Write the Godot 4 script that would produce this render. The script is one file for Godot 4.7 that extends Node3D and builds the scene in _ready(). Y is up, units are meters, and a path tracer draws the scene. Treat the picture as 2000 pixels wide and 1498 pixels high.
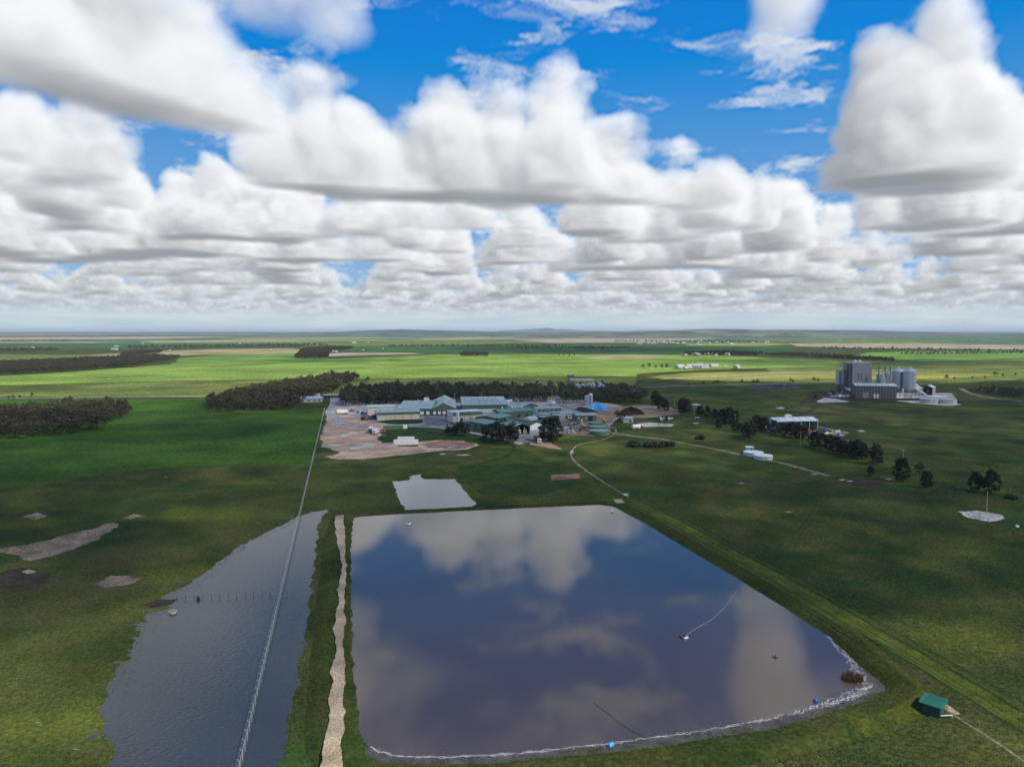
extends Node3D
# Aerial view over flooded paddocks, a settling pond, a meatworks site and a feed mill under broken cumulus.
# ---------------------------------------------------------------- camera model (photo pixels 2000 x 1498 -> ground)
const F := 1379.0
const CAM_H := 72.0
const PITCH := 0.07456          # horizon at photo row 646
const TO_SUN := Vector3(0.5657, 0.7071, 0.4243)
const SWARD := 2.2          # the pasture's textures darken it on average by that much
const FRONT_W := 840
const FRONT_H := 376

var rng := RandomNumberGenerator.new()
var M := {}
var taken := {}
var sky_front := []
var sky_round := []
var sky_soft := []
var cumulus_rows := []
var cumulus_map := PackedFloat32Array()
var n_cov := FastNoiseLite.new()
var n_ero := FastNoiseLite.new()
var n_far := FastNoiseLite.new()
var n_low := FastNoiseLite.new()
var n_wisp := FastNoiseLite.new()
var n_ground := FastNoiseLite.new()
var n_fine := FastNoiseLite.new()
var blobs := []
var bank_faces := []
var no_grass := []
var strip_area := PackedVector2Array()

func ray(px: float, py: float) -> Vector3:
	var x := (px - 1000.0) / F
	var y := -(py - 749.0) / F
	return Vector3(x, y * cos(PITCH) - sin(PITCH), -y * sin(PITCH) - cos(PITCH))

func P(px: float, py: float, h := 0.0) -> Vector3:
	var d := ray(px, py)
	var t := (CAM_H - h) / maxf(-d.y, 0.0004)
	return Vector3(d.x * t, h, d.z * t)

func at_depth(px: float, py: float, depth: float) -> Vector3:      # a far crest whose distance is known
	var d := ray(px, py)
	return Vector3(0, CAM_H, 0) + d * (depth / -d.z)

func poly(pts: Array) -> PackedVector2Array:
	var o := PackedVector2Array()
	for i in range(0, pts.size(), 2):
		var p := P(pts[i], pts[i + 1])
		o.append(Vector2(p.x, p.z))
	return o

# ---------------------------------------------------------------- mesh builder (faces are given counter-clockwise seen from outside)
class MB:
	var v := PackedVector3Array()
	var n := PackedVector3Array()
	var c := PackedColorArray()
	var col := Color.WHITE
	var x := Transform3D()
	func tri(a: Vector3, b: Vector3, d: Vector3) -> void:
		a = x * a; b = x * b; d = x * d
		var m := (b - a).cross(d - a).normalized()
		v.append(a); v.append(d); v.append(b)
		for i in 3:
			n.append(m); c.append(col)
	func tri_n(a: Vector3, b: Vector3, d: Vector3, na: Vector3, nb: Vector3, nd: Vector3) -> void:
		v.append(x * a); v.append(x * d); v.append(x * b)
		n.append((x.basis * na).normalized()); n.append((x.basis * nd).normalized()); n.append((x.basis * nb).normalized())
		for i in 3:
			c.append(col)
	func quad(a: Vector3, b: Vector3, d: Vector3, e: Vector3) -> void:
		tri(a, b, d); tri(a, d, e)
	func box(o: Vector3, s: Vector3) -> void:      # centre, size
		var h := s * 0.5
		var p := []
		for i in 8:
			p.append(o + Vector3(h.x if i & 1 else -h.x, h.y if i & 2 else -h.y, h.z if i & 4 else -h.z))
		quad(p[4], p[5], p[7], p[6]); quad(p[1], p[0], p[2], p[3]); quad(p[5], p[1], p[3], p[7])
		quad(p[0], p[4], p[6], p[2]); quad(p[6], p[7], p[3], p[2]); quad(p[0], p[1], p[5], p[4])
	func prism(pts: Array, z0: float, z1: float) -> void:   # polygon in xy (CCW seen from +z), from z0 to z1, convex
		var k := pts.size()
		for i in k:
			var a: Vector2 = pts[i]
			var b: Vector2 = pts[(i + 1) % k]
			quad(Vector3(a.x, a.y, z1), Vector3(a.x, a.y, z0), Vector3(b.x, b.y, z0), Vector3(b.x, b.y, z1))
		for i in range(1, k - 1):
			var a: Vector2 = pts[0]
			var b: Vector2 = pts[i]
			var d: Vector2 = pts[i + 1]
			tri(Vector3(a.x, a.y, z1), Vector3(b.x, b.y, z1), Vector3(d.x, d.y, z1))
			tri(Vector3(a.x, a.y, z0), Vector3(d.x, d.y, z0), Vector3(b.x, b.y, z0))
	func lathe(o: Vector3, prof: Array, seg := 20) -> void:   # prof: Vector2(radius, height) from bottom to top
		for j in prof.size() - 1:
			var p: Vector2 = prof[j]
			var q: Vector2 = prof[j + 1]
			var sl := Vector2(q.y - p.y, p.x - q.x)
			for i in seg:
				var a := TAU * i / seg
				var b := TAU * (i + 1) / seg
				var da := Vector3(cos(a), 0, -sin(a))
				var db := Vector3(cos(b), 0, -sin(b))
				var na := da * sl.x + Vector3(0, sl.y, 0)
				var nb := db * sl.x + Vector3(0, sl.y, 0)
				var up0 := o + Vector3(0, p.y, 0)
				var up1 := o + Vector3(0, q.y, 0)
				if p.x > 0.0001:
					tri_n(up0 + da * p.x, up0 + db * p.x, up1 + db * q.x, na, nb, nb)
				if q.x > 0.0001:
					tri_n(up0 + da * p.x, up1 + db * q.x, up1 + da * q.x, na, nb, na)
	func tube(a: Vector3, b: Vector3, r0: float, r1: float, seg := 6) -> void:
		var d := (b - a).normalized()
		var s := d.cross(Vector3.UP if absf(d.y) < 0.9 else Vector3.RIGHT).normalized()
		var t := s.cross(d).normalized()
		for i in seg:
			var u := TAU * i / seg
			var w := TAU * (i + 1) / seg
			var du := s * cos(u) + t * sin(u)
			var dw := s * cos(w) + t * sin(w)
			tri_n(a + du * r0, b + dw * r1, a + dw * r0, du, dw, dw)
			tri_n(a + du * r0, b + du * r1, b + dw * r1, du, du, dw)
			tri(b, b + dw * r1, b + du * r1)
			tri(a, a + du * r0, a + dw * r0)
	func mesh(m: Material) -> ArrayMesh:
		var arr := []
		arr.resize(Mesh.ARRAY_MAX)
		arr[Mesh.ARRAY_VERTEX] = v
		arr[Mesh.ARRAY_NORMAL] = n
		arr[Mesh.ARRAY_COLOR] = c
		var o := ArrayMesh.new()
		o.add_surface_from_arrays(Mesh.PRIMITIVE_TRIANGLES, arr)
		o.surface_set_material(0, m)
		return o

# ---------------------------------------------------------------- scene tree helpers
func numbered(called: String) -> String:
	var k: int = taken.get(called, 0)
	taken[called] = k + 1
	return called if k == 0 else "%s_%03d" % [called, k]

func tag(o: Node, label := "", category := "", group := "", kind := "") -> Node:
	if label: o.set_meta("label", label)
	if category: o.set_meta("category", category)
	if group: o.set_meta("group", group)
	if kind: o.set_meta("kind", kind)
	return o

func thing(called: String, label: String, category: String, where := Vector3.ZERO, turn := 0.0, group := "") -> Node3D:
	var o := Node3D.new()
	o.name = numbered(called)
	add_child(o)
	o.position = where
	o.rotation.y = turn
	tag(o, label, category, group)
	return o

func part(called: String, mesh: Mesh, parent: Node, where := Vector3.ZERO) -> MeshInstance3D:
	var o := MeshInstance3D.new()
	o.name = called
	o.mesh = mesh
	o.position = where
	parent.add_child(o, true)
	return o

func solo(called: String, mesh: Mesh, label := "", category := "", group := "", kind := "") -> MeshInstance3D:
	var o := MeshInstance3D.new()
	o.name = numbered(called)
	o.mesh = mesh
	add_child(o)
	tag(o, label, category, group, kind)
	return o

func copy(src: Node3D, where: Vector3, turn: float, label := "", size := 1.0) -> Node3D:
	var o: Node3D = src.duplicate()
	var base: String = src.get_meta("base_name")
	o.name = numbered(base)
	add_child(o)
	o.position = where
	o.rotation.y = turn
	o.scale = Vector3.ONE * size
	if label: o.set_meta("label", label)
	return o

# ---------------------------------------------------------------- materials
func lin(r: float, g: float, b: float) -> Color:
	return Color(r, g, b).linear_to_srgb()

func noise_tex(freq: float, seed_: int, lo: float, hi: float, size := 512, type := FastNoiseLite.TYPE_SIMPLEX_SMOOTH, oct := 5, gain := 0.6) -> NoiseTexture2D:
	var f := FastNoiseLite.new()
	f.noise_type = type
	f.frequency = freq
	f.fractal_octaves = oct
	f.fractal_gain = gain
	f.seed = seed_
	var t := NoiseTexture2D.new()
	t.width = size
	t.height = size
	t.seamless = true
	t.noise = f
	var g := Gradient.new()
	g.set_color(0, lin(lo, lo, lo))
	g.set_color(1, lin(hi, hi, hi))
	t.color_ramp = g
	return t

func normal_tex(freq: float, seed_: int, bump: float, size := 512, oct := 4) -> NoiseTexture2D:
	var f := FastNoiseLite.new()
	f.noise_type = FastNoiseLite.TYPE_SIMPLEX_SMOOTH
	f.frequency = freq
	f.fractal_octaves = oct
	f.seed = seed_
	var t := NoiseTexture2D.new()
	t.width = size
	t.height = size
	t.seamless = true
	t.as_normal_map = true
	t.bump_strength = bump
	t.noise = f
	return t

func plain(c: Color, rough := 0.8, metal := 0.0) -> StandardMaterial3D:
	var m := StandardMaterial3D.new()
	m.albedo_color = c
	m.roughness = rough
	m.metallic = metal
	m.vertex_color_use_as_albedo = true
	return m

func worn(c: Color, rough := 0.7, metal := 0.0, period := 9.0) -> StandardMaterial3D:     # painted sheet metal or concrete with blotches
	var m := plain(Color(minf(c.r * 1.08, 1.0), minf(c.g * 1.08, 1.0), minf(c.b * 1.08, 1.0)), rough, metal)
	m.albedo_texture = M.t_worn
	m.uv1_triplanar = true
	m.uv1_world_triplanar = true
	m.uv1_scale = Vector3.ONE / period
	return m

func soil(r: float, g: float, b: float, period := 24.0, macro := 310.0, stretch := Vector3.ONE, turn_mean := 0.31) -> StandardMaterial3D:
	var k := 1.0 / turn_mean
	var m := plain(lin(r * k, g * k, b * k), 0.95)
	m.metallic_specular = 0.15
	m.albedo_texture = M.t_fine
	m.uv1_triplanar = true
	m.uv1_world_triplanar = true
	m.uv1_scale = stretch / period
	m.detail_enabled = true
	m.detail_albedo = M.t_macro
	m.detail_blend_mode = BaseMaterial3D.BLEND_MODE_MUL
	m.detail_uv_layer = BaseMaterial3D.DETAIL_UV_2
	m.uv2_triplanar = true
	m.uv2_world_triplanar = true
	m.uv2_scale = Vector3.ONE / macro
	return m

# ---------------------------------------------------------------- sky: cumulus layer marched through in plane coordinates (base height 1)
func cumulus_at(px: float, pz: float) -> float:
	var r := sqrt(px * px + pz * pz)
	var c := n_cov.get_noise_2d(px * 30.0, pz * 30.0) * 1.35
	var deck := smoothstep(6.2, 10.0, r)
	var clear := exp(-(pow((px - 0.7) / 2.6, 2.0) + pow((pz - 3.4) / 2.0, 2.0)))
	var bias := lerpf(-0.03, 0.23, deck) - clear * 0.75
	for b in blobs:
		var dx: float = (px - b[0]) / b[2]
		var dz: float = (pz - b[1]) / b[3]
		var q := dx * dx + dz * dz
		if q < 6.0:
			bias += b[4] * exp(-q * 1.3)
	return c + bias

func cumulus_row(j: int) -> void:
	var o := PackedFloat32Array()
	o.resize(481)
	for i in 481:
		o[i] = cumulus_at((i - 240) * 0.1, (j - 240) * 0.1)
	cumulus_rows[j] = o

func cumulus(px: float, pz: float) -> float:
	var u := px * 10.0 + 240.0
	var w := pz * 10.0 + 240.0
	if u < 0.0 or w < 0.0 or u >= 479.9 or w >= 479.9:
		return n_cov.get_noise_2d(px * 30.0, pz * 30.0) * 1.35 + 0.23
	var i := int(u)
	var j := int(w)
	var fu := u - i
	var fw := w - j
	var k := j * 481 + i
	return lerpf(lerpf(cumulus_map[k], cumulus_map[k + 1], fu), lerpf(cumulus_map[k + 481], cumulus_map[k + 482], fu), fw)

func sky_color(d: Vector3, jit: float) -> Color:
	var el := maxf(d.y, 0.0005)
	var t := clampf(el / 0.42, 0.0, 1.0)
	# clear air: pale cyan over the horizon, deep azure above
	var up := pow(t, 0.55)
	var sr := lerpf(0.46, 0.006, minf(up * 1.12, 1.0))
	var sg := lerpf(0.64, 0.19, up)
	var sb := lerpf(0.76, 0.66, up)
	var R := 1.0 / el
	var X := d.x * R
	var Z := -d.z * R
	var hr := 0.58; var hg := 0.68; var hb := 0.735
	var trans := 1.0
	var cr := 0.0; var cg := 0.0; var cb := 0.0
	var N := 44 if R < 11.0 else 30
	var T := 1.15
	var far := smoothstep(18.0, 56.0, R)
	var lim := 60.0
	if R < lim:
		var dh := T / N
		var slant := dh / sqrt(el * el) * 1.0
		slant = minf(slant, (0.30 + 0.012 * R) * 21.0 / 44.0)
		var flat_ := 1.0 + 0.55 * smoothstep(6.0, 10.0, R)
		for s in N:
			var h := 1.0 + (s + jit) * dh
			var x := X * h
			var z := Z * h
			var hh := (h - 1.0) / T
			var dens := cumulus(x, z) - hh * (0.95 + 0.4 * hh) * flat_ - 0.02 - maxf(0.0, 0.13 - hh) * 1.5
			if dens < -0.5:
				continue
			var e := (0.15 - n_ero.get_noise_3d(x * 40.0, h * 44.0, z * 40.0)) * 0.9
			dens += e * (0.50 + 0.25 * hh)
			if dens <= 0.0:
				continue
			dens = minf(dens, 0.6)
			var a := 1.0 - exp(-dens * 26.0 * slant)
			# light left after the way to the sun, and the relief of the billows turned to it
			var l1 := maxf(0.0, cumulus(x + 0.12 * 0.8, z - 0.12 * 0.6) - (hh + 0.10) * 1.05 + e * 0.35)
			var l2 := maxf(0.0, cumulus(x + 0.40 * 0.8, z - 0.40 * 0.6) - (hh + 0.35) * 1.05)
			var e2 := (0.15 - n_low.get_noise_3d(x * 40.0 + 2.6, h * 44.0 + 3.4, z * 40.0 - 2.2)) * 0.9
			var L := clampf(exp(-(l1 * 1.7 + l2 * 2.6)) * (1.0 + (e - e2) * 1.0), 0.0, 1.06)
			var amb := 0.25 + 0.26 * hh + 0.16 * exp(-2.2 * maxf(0.0, dens + hh))
			var k := a * trans
			cr += k * (amb * 0.95 + L * 0.585)
			cg += k * (amb * 1.02 + L * 0.58)
			cb += k * (amb * 1.09 + L * 0.575)
			trans *= 1.0 - a
			if trans < 0.02:
				break
	# torn shreds of thin cloud above the heaps
	if trans > 0.02 and R < 14.0:
		var wisp := n_wisp.get_noise_2d(X * 1.7 * 20.0, Z * 1.7 * 20.0)
		var wa := smoothstep(0.10, 0.62, wisp) * 0.72 * trans
		cr += wa * 0.80
		cg += wa * 0.835
		cb += wa * 0.87
		trans -= wa
	# far bands of thin cloud close to the horizon
	var band := n_far.get_noise_3d(d.x * 260.0, el * 2600.0, d.z * 260.0)
	var f1 := far * clampf(0.55 + band * 0.9, 0.0, 1.0)
	cr = lerpf(cr + sr * trans, hr + band * 0.16, far * 0.85 + f1 * 0.15)
	cg = lerpf(cg + sg * trans, hg + band * 0.14, far * 0.85 + f1 * 0.15)
	cb = lerpf(cb + sb * trans, hb + band * 0.12, far * 0.85 + f1 * 0.15)
	var air := smoothstep(5.0, 40.0, R) * 0.32
	return Color(lerpf(cr, 0.66, air), lerpf(cg, 0.745, air), lerpf(cb, 0.79, air))

func front_row(j: int) -> void:
	var row := 1024 - FRONT_H + j
	var el := PI / 2 - (row + 0.5) / 2048.0 * PI
	var o := PackedFloat32Array()
	o.resize(FRONT_W * 3)
	for i in FRONT_W:
		var az := ((2048 - FRONT_W / 2 + i + 0.5) / 4096.0 - 0.5) * TAU
		var c := sky_color(Vector3(sin(az) * cos(el), sin(el), -cos(az) * cos(el)), [0.0, 5.0, 2.0, 7.0, 3.0, 6.0, 4.0, 1.0, 8.0][i % 3 + 3 * (j % 3)] / 9.0)
		o[i * 3] = c.r; o[i * 3 + 1] = c.g; o[i * 3 + 2] = c.b
	sky_front[j] = o

func smooth_row(j: int) -> void:        # evens out the nine offsets of the marching steps
	var o := PackedFloat32Array()
	o.resize(FRONT_W * 3)
	var a: PackedFloat32Array = sky_front[maxi(j - 1, 0)]
	var b: PackedFloat32Array = sky_front[j]
	var d: PackedFloat32Array = sky_front[mini(j + 1, FRONT_H - 1)]
	for i in FRONT_W * 3:
		var l := maxi(i - 3, i % 3)
		var r := mini(i + 3, FRONT_W * 3 - 3 + i % 3)
		o[i] = (a[l] + a[i] + a[r] + b[l] + b[i] * 1.3 + b[r] + d[l] + d[i] + d[r]) / 9.3
	sky_soft[j] = o

func sharp_row(j: int) -> void:
	var o := PackedFloat32Array()
	o.resize(FRONT_W * 3)
	var a: PackedFloat32Array = sky_soft[maxi(j - 2, 0)]
	var b: PackedFloat32Array = sky_soft[j]
	var d: PackedFloat32Array = sky_soft[mini(j + 2, FRONT_H - 1)]
	for i in FRONT_W * 3:
		var l := maxi(i - 6, i % 3)
		var r := mini(i + 6, FRONT_W * 3 - 3 + i % 3)
		o[i] = clampf(b[i] + 0.9 * (b[i] - 0.25 * (a[i] + d[i] + b[l] + b[r])), 0.003, 1.0)
	sky_front[j] = o

func round_row(j: int) -> void:
	var el := PI / 2 - (j + 0.5) / 192.0 * PI
	var o := PackedFloat32Array()
	o.resize(384 * 3)
	for i in 384:
		var az := (i + 0.5) / 384.0 * TAU
		var c := sky_color(Vector3(sin(az) * cos(el), maxf(sin(el), 0.002), -cos(az) * cos(el)), 0.5)
		o[i * 3] = c.r; o[i * 3 + 1] = c.g; o[i * 3 + 2] = c.b
	sky_round[j] = o

func rows_image(rows: Array, w: int, total: int) -> Image:
	var bytes := PackedByteArray()
	for r in rows:
		bytes.append_array((r as PackedFloat32Array).to_byte_array())
	var blank := PackedFloat32Array()
	blank.resize(w * 3)
	blank.fill(0.3)
	for k in total - rows.size():
		bytes.append_array(blank.to_byte_array())
	return Image.create_from_data(w, total, false, Image.FORMAT_RGBF, bytes)

func blob(px: float, py: float, half: float, deep: float, power: float) -> void:    # cloud whose base shows at that photo pixel
	var d := ray(px, py).normalized()
	var r := 1.0 / d.y
	blobs.append([d.x * r, -d.z * r, half / F * r * 1.0, half / F * r * deep, power])

func run_rows(job: Callable, count: int) -> void:
	var id := WorkerThreadPool.add_group_task(job, count)
	WorkerThreadPool.wait_for_group_task_completion(id)

func make_sky() -> ImageTexture:
	n_cov.noise_type = FastNoiseLite.TYPE_SIMPLEX_SMOOTH
	n_cov.frequency = 0.019
	n_cov.fractal_octaves = 2
	n_cov.seed = 11
	n_ero.noise_type = FastNoiseLite.TYPE_SIMPLEX_SMOOTH
	n_ero.frequency = 0.022
	n_ero.fractal_octaves = 6
	n_ero.fractal_gain = 0.5
	n_ero.seed = 4
	n_ero.fractal_type = FastNoiseLite.FRACTAL_RIDGED      # turned over: rounded billows with creases between
	n_low.noise_type = FastNoiseLite.TYPE_SIMPLEX_SMOOTH
	n_low.frequency = n_ero.frequency
	n_low.fractal_octaves = 3
	n_low.fractal_gain = n_ero.fractal_gain
	n_low.seed = n_ero.seed
	n_low.fractal_type = n_ero.fractal_type
	n_wisp.noise_type = FastNoiseLite.TYPE_SIMPLEX_SMOOTH
	n_wisp.frequency = 0.042
	n_wisp.fractal_octaves = 6
	n_wisp.fractal_gain = 0.58
	n_wisp.seed = 15
	n_wisp.domain_warp_enabled = true
	n_wisp.domain_warp_amplitude = 14.0
	n_wisp.domain_warp_frequency = 0.05
	n_far.noise_type = FastNoiseLite.TYPE_SIMPLEX_SMOOTH
	n_far.frequency = 0.03
	n_far.fractal_octaves = 4
	n_far.seed = 21
	# big cumulus, its neighbours and the high mass beside it
	blob(870, 385, 210, 0.95, 1.2)
	blob(960, 375, 120, 0.7, 0.45)
	blob(560, 360, 190, 0.8, 0.75)
	blob(180, 180, 380, 0.8, 0.62)
	blob(60, 330, 230, 0.6, 0.35)
	blob(150, 500, 170, 0.8, 0.9)
	blob(1040, 410, 120, 0.7, 0.45)
	blob(1290, 455, 190, 0.8, 0.55)
	blob(2000, 320, 230, 0.9, 0.62)
	blob(1840, 345, 230, 0.9, 0.42)
	blob(1660, 385, 200, 0.9, 0.62)
	blob(1570, 75, 170, 0.9, 0.95)
	blob(1190, 118, 130, 0.9, 1.05)
	blob(1350, 128, 120, 0.8, 0.95)
	
	blob(1480, 205, 120, 0.8, 0.62)
	blob(660, 110, 130, 0.5, 0.45)
	blob(400, 460, 170, 0.7, 0.5)
	cumulus_rows.resize(481)
	run_rows(cumulus_row, 481)
	for r in cumulus_rows:
		cumulus_map.append_array(r)
	sky_front.resize(FRONT_H)
	run_rows(front_row, FRONT_H)
	sky_soft.resize(FRONT_H)
	run_rows(smooth_row, FRONT_H)
	run_rows(sharp_row, FRONT_H)
	sky_round.resize(96)
	run_rows(round_row, 96)
	var all := rows_image(sky_round, 384, 192)
	all.resize(4096, 2048, Image.INTERPOLATE_BILINEAR)
	var front := rows_image(sky_front, FRONT_W, FRONT_H)
	all.blit_rect(front, Rect2i(FRONT_W / 2, 0, FRONT_W / 2, FRONT_H), Vector2i(0, 1024 - FRONT_H))     # straight ahead is the panorama's first column
	all.blit_rect(front, Rect2i(0, 0, FRONT_W / 2, FRONT_H), Vector2i(4096 - FRONT_W / 2, 1024 - FRONT_H))
	return ImageTexture.create_from_image(all)

# ---------------------------------------------------------------- ground sheets
func ragged(pts: PackedVector2Array, step: float, amp: float, freq: float) -> PackedVector2Array:
	var o := PackedVector2Array()
	var k := pts.size()
	for i in k:
		var a := pts[i]
		var b := pts[(i + 1) % k]
		var m := maxi(1, int(ceil(a.distance_to(b) / step)))
		for j in m:
			var p := a.lerp(b, float(j) / m)
			var w := Vector2(n_fine.get_noise_2d(p.x * freq, p.y * freq), n_fine.get_noise_2d(p.x * freq + 310.0, p.y * freq))
			w += 0.4 * Vector2(n_fine.get_noise_2d(p.x * freq * 2.7 + 50.0, p.y * freq * 2.7), n_fine.get_noise_2d(p.x * freq * 2.7, p.y * freq * 2.7 + 90.0))
			o.append(p + w * amp * 1.5)
	if amp > 0.01 and Geometry2D.triangulate_polygon(o).is_empty():      # the edge crossed itself: calmer
		return ragged(pts, step, amp * 0.6, freq)
	return o

func sheet_mesh(pts: PackedVector2Array, y: float, m: Material) -> ArrayMesh:
	var b := MB.new()
	var t := Geometry2D.triangulate_polygon(pts)
	if t.is_empty():
		print("could not fill a sheet of ", pts.size(), " corners")
	for i in range(0, t.size(), 3):
		var p := pts[t[i]]
		var q := pts[t[i + 1]]
		var r := pts[t[i + 2]]
		if (q - p).cross(r - p) > 0.0:
			var s := q
			q = r
			r = s
		b.tri(Vector3(p.x, y, p.y), Vector3(q.x, y, q.y), Vector3(r.x, y, r.y))
	return b.mesh(m)

func sheet(called: String, px: Array, y: float, m: Material, step := 2.0, amp := 0.8, freq := 1.0) -> MeshInstance3D:
	var pts := poly(px)
	if called in ["bare_patch", "clay_patch", "mud_bar"]:
		no_grass.append(pts)
	return solo(called, sheet_mesh(ragged(pts, step, amp, freq) if amp > 0.0 else pts, y, m), "", "", "", "structure")

func line3(px: Array, h := 0.0) -> PackedVector3Array:
	var o := PackedVector3Array()
	for i in range(0, px.size(), 2):
		o.append(P(px[i], px[i + 1], h))
	return o

func curved(pts: PackedVector3Array, step: float) -> PackedVector3Array:
	var c := Curve3D.new()
	for i in pts.size():
		var prev := pts[maxi(i - 1, 0)]
		var next := pts[mini(i + 1, pts.size() - 1)]
		var tan_ := (next - prev) * 0.16
		c.add_point(pts[i], -tan_, tan_)
	var total := c.get_baked_length()
	var o := PackedVector3Array()
	var k := maxi(2, int(total / step))
	for i in k + 1:
		o.append(c.sample_baked(total * i / k))
	return o

func ribbon_mesh(pts: PackedVector3Array, width: float, y: float, m: Material, uneven := 0.15, shift := 0.0) -> ArrayMesh:
	var b := MB.new()
	var l := PackedVector3Array()
	var r := PackedVector3Array()
	for i in pts.size():
		var d := pts[mini(i + 1, pts.size() - 1)] - pts[maxi(i - 1, 0)]
		var s := Vector3(-d.z, 0, d.x).normalized()
		var p := pts[i] + s * shift
		p.y = y
		var wa := width * 0.5 * (1.0 + uneven * 2.0 * n_fine.get_noise_2d(p.x * 3.0, p.z * 3.0))
		var wb := width * 0.5 * (1.0 + uneven * 2.0 * n_fine.get_noise_2d(p.x * 3.0 + 99.0, p.z * 3.0))
		l.append(p - s * wa)
		r.append(p + s * wb)
	for i in pts.size() - 1:
		b.quad(l[i], r[i], r[i + 1], l[i + 1])
	return b.mesh(m)

func ribbon(called: String, px: Array, width: float, y: float, m: Material, uneven := 0.15, step := 3.0, shift := 0.0) -> MeshInstance3D:
	return solo(called, ribbon_mesh(curved(line3(px), step), width, y, m, uneven, shift), "", "", "", "structure")

func pasture_color(x: float, z: float) -> Color:
	# sward of mixed grasses: darker clover, olive grass, straw-coloured seeding heads
	var a := n_ground.get_noise_2d(x, z)
	var b := n_ground.get_noise_2d(x * 3.7 + 400.0, z * 3.7)
	var c := n_ground.get_noise_2d(x * 0.45 + 900.0, z * 0.45)
	var k := clampf(0.5 + a * 0.8 + b * 1.3, 0.0, 1.0)
	var col := Color(0.046, 0.084, 0.018).lerp(Color(0.094, 0.112, 0.026), k)
	col = col.lerp(Color(0.125, 0.118, 0.040), clampf(c * 1.2 + b * 0.7 - 0.05, 0.0, 0.7))
	col = col.lerp(Color(0.15, 0.17, 0.025), clampf(n_ground.get_noise_2d(x * 1.6 - 300.0, z * 1.6 + 77.0) * 2.2 - 0.55, 0.0, 0.7))
	return col

func grid_cells(b: MB, x0: float, x1: float, z0: float, z1: float, cell: float, hx0: float, hx1: float, hz0: float, hz1: float) -> void:
	var nx := int(round((x1 - x0) / cell))
	var nz := int(round((z1 - z0) / cell))
	var cols := []
	for j in nz + 1:
		var row := PackedColorArray()
		for i in nx + 1:
			row.append(pasture_color(x0 + i * cell, z0 + j * cell) * SWARD)
		cols.append(row)
	for j in nz:
		for i in nx:
			var ax := x0 + i * cell
			var az := z0 + j * cell
			if ax > hx0 - 0.01 and ax + cell < hx1 + 0.01 and az > hz0 - 0.01 and az + cell < hz1 + 0.01:
				continue
			var p := Vector3(ax, 0, az)
			var q := Vector3(ax + cell, 0, az)
			var r := Vector3(ax + cell, 0, az + cell)
			var s := Vector3(ax, 0, az + cell)
			for w in [[p, j, i], [q, j, i + 1], [r, j + 1, i + 1], [p, j, i], [r, j + 1, i + 1], [s, j + 1, i]]:
				b.v.append(w[0])
				b.n.append(Vector3.UP)
				b.c.append(cols[w[1]][w[2]])

# ---------------------------------------------------------------- trees
func crown_mesh(r: RandomNumberGenerator, clumps: Array, leaf: float, per: int, base_col: Color, var_col: Color, m: Material) -> ArrayMesh:
	var b := MB.new()
	for q in clumps:
		var o: Vector3 = q[0]
		var rad: float = q[1]
		b.col = base_col.lerp(var_col, r.randf())
		for i in per:
			var d := Vector3(r.randfn(), r.randfn(), r.randfn()).normalized()
			var p := o + d * rad * pow(r.randf(), 0.45) * Vector3(1, 0.8, 1)
			var u := Vector3(r.randfn(), r.randfn() * 0.6, r.randfn()).normalized()
			var w := u.cross(d + Vector3(0.01, 0.02, 0.03)).normalized()
			var s := leaf * r.randf_range(0.6, 1.3)
			b.tri(p - u * s, p + w * s * 0.7, p + u * s)
			b.tri(p - u * s * 0.9 + w * s * 0.1, p - w * s * 0.7, p + u * s * 0.8)
	return b.mesh(m)

func trunk_mesh(r: RandomNumberGenerator, height: float, rad: float, tips: Array, m: Material, fork := 0.4) -> ArrayMesh:
	var b := MB.new()
	var p0 := Vector3.ZERO
	var p1 := Vector3(r.randf_range(-0.2, 0.2), height * fork, r.randf_range(-0.2, 0.2))
	var p2 := Vector3(r.randf_range(-0.4, 0.4), height * 0.78, r.randf_range(-0.4, 0.4))
	b.tube(p0, p1, rad, rad * 0.75, 6)
	b.tube(p1, p2, rad * 0.75, rad * 0.3, 6)
	for t in tips:
		b.tube(p1.lerp(p2, r.randf_range(0.0, 0.7)), t, rad * 0.38, rad * 0.1, 4)
	return b.mesh(m)

func gum_proto(seed_: int, height: float, spread: float, olive: bool) -> Node3D:
	var r := RandomNumberGenerator.new()
	r.seed = seed_
	var clumps := []
	var tips := []
	for i in 22:
		var a := r.randf() * TAU
		var q := sqrt(r.randf()) * spread
		var y := height * (0.93 - 0.28 * pow(q / spread, 2.0)) - r.randf() * height * 0.22
		var p := Vector3(cos(a) * q, y, sin(a) * q)
		clumps.append([p, r.randf_range(0.8, 1.5) * height / 12.0])
		if i % 3 == 0:
			tips.append(p - Vector3(0, 0.5, 0))
	for i in 7:
		var a2 := r.randf() * TAU
		clumps.append([Vector3(cos(a2) * spread * 0.6, height * r.randf_range(0.3, 0.55), sin(a2) * spread * 0.6), r.randf_range(0.5, 0.9) * height / 12.0])
	var o := Node3D.new()
	var c0 := Color(0.034, 0.034, 0.016) if olive else Color(0.022, 0.027, 0.014)
	var tint := r.randf_range(0.75, 1.45)
	var c1 := Color(0.095, 0.085, 0.038) * tint if olive else Color(0.075, 0.078, 0.036) * tint
	part("trunk", trunk_mesh(r, height, height * 0.017, tips, M.bark), o)
	part("crown", crown_mesh(r, clumps, 0.30 * height / 12.0, 46, c0, c1, M.leaf), o)
	return o

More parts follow.
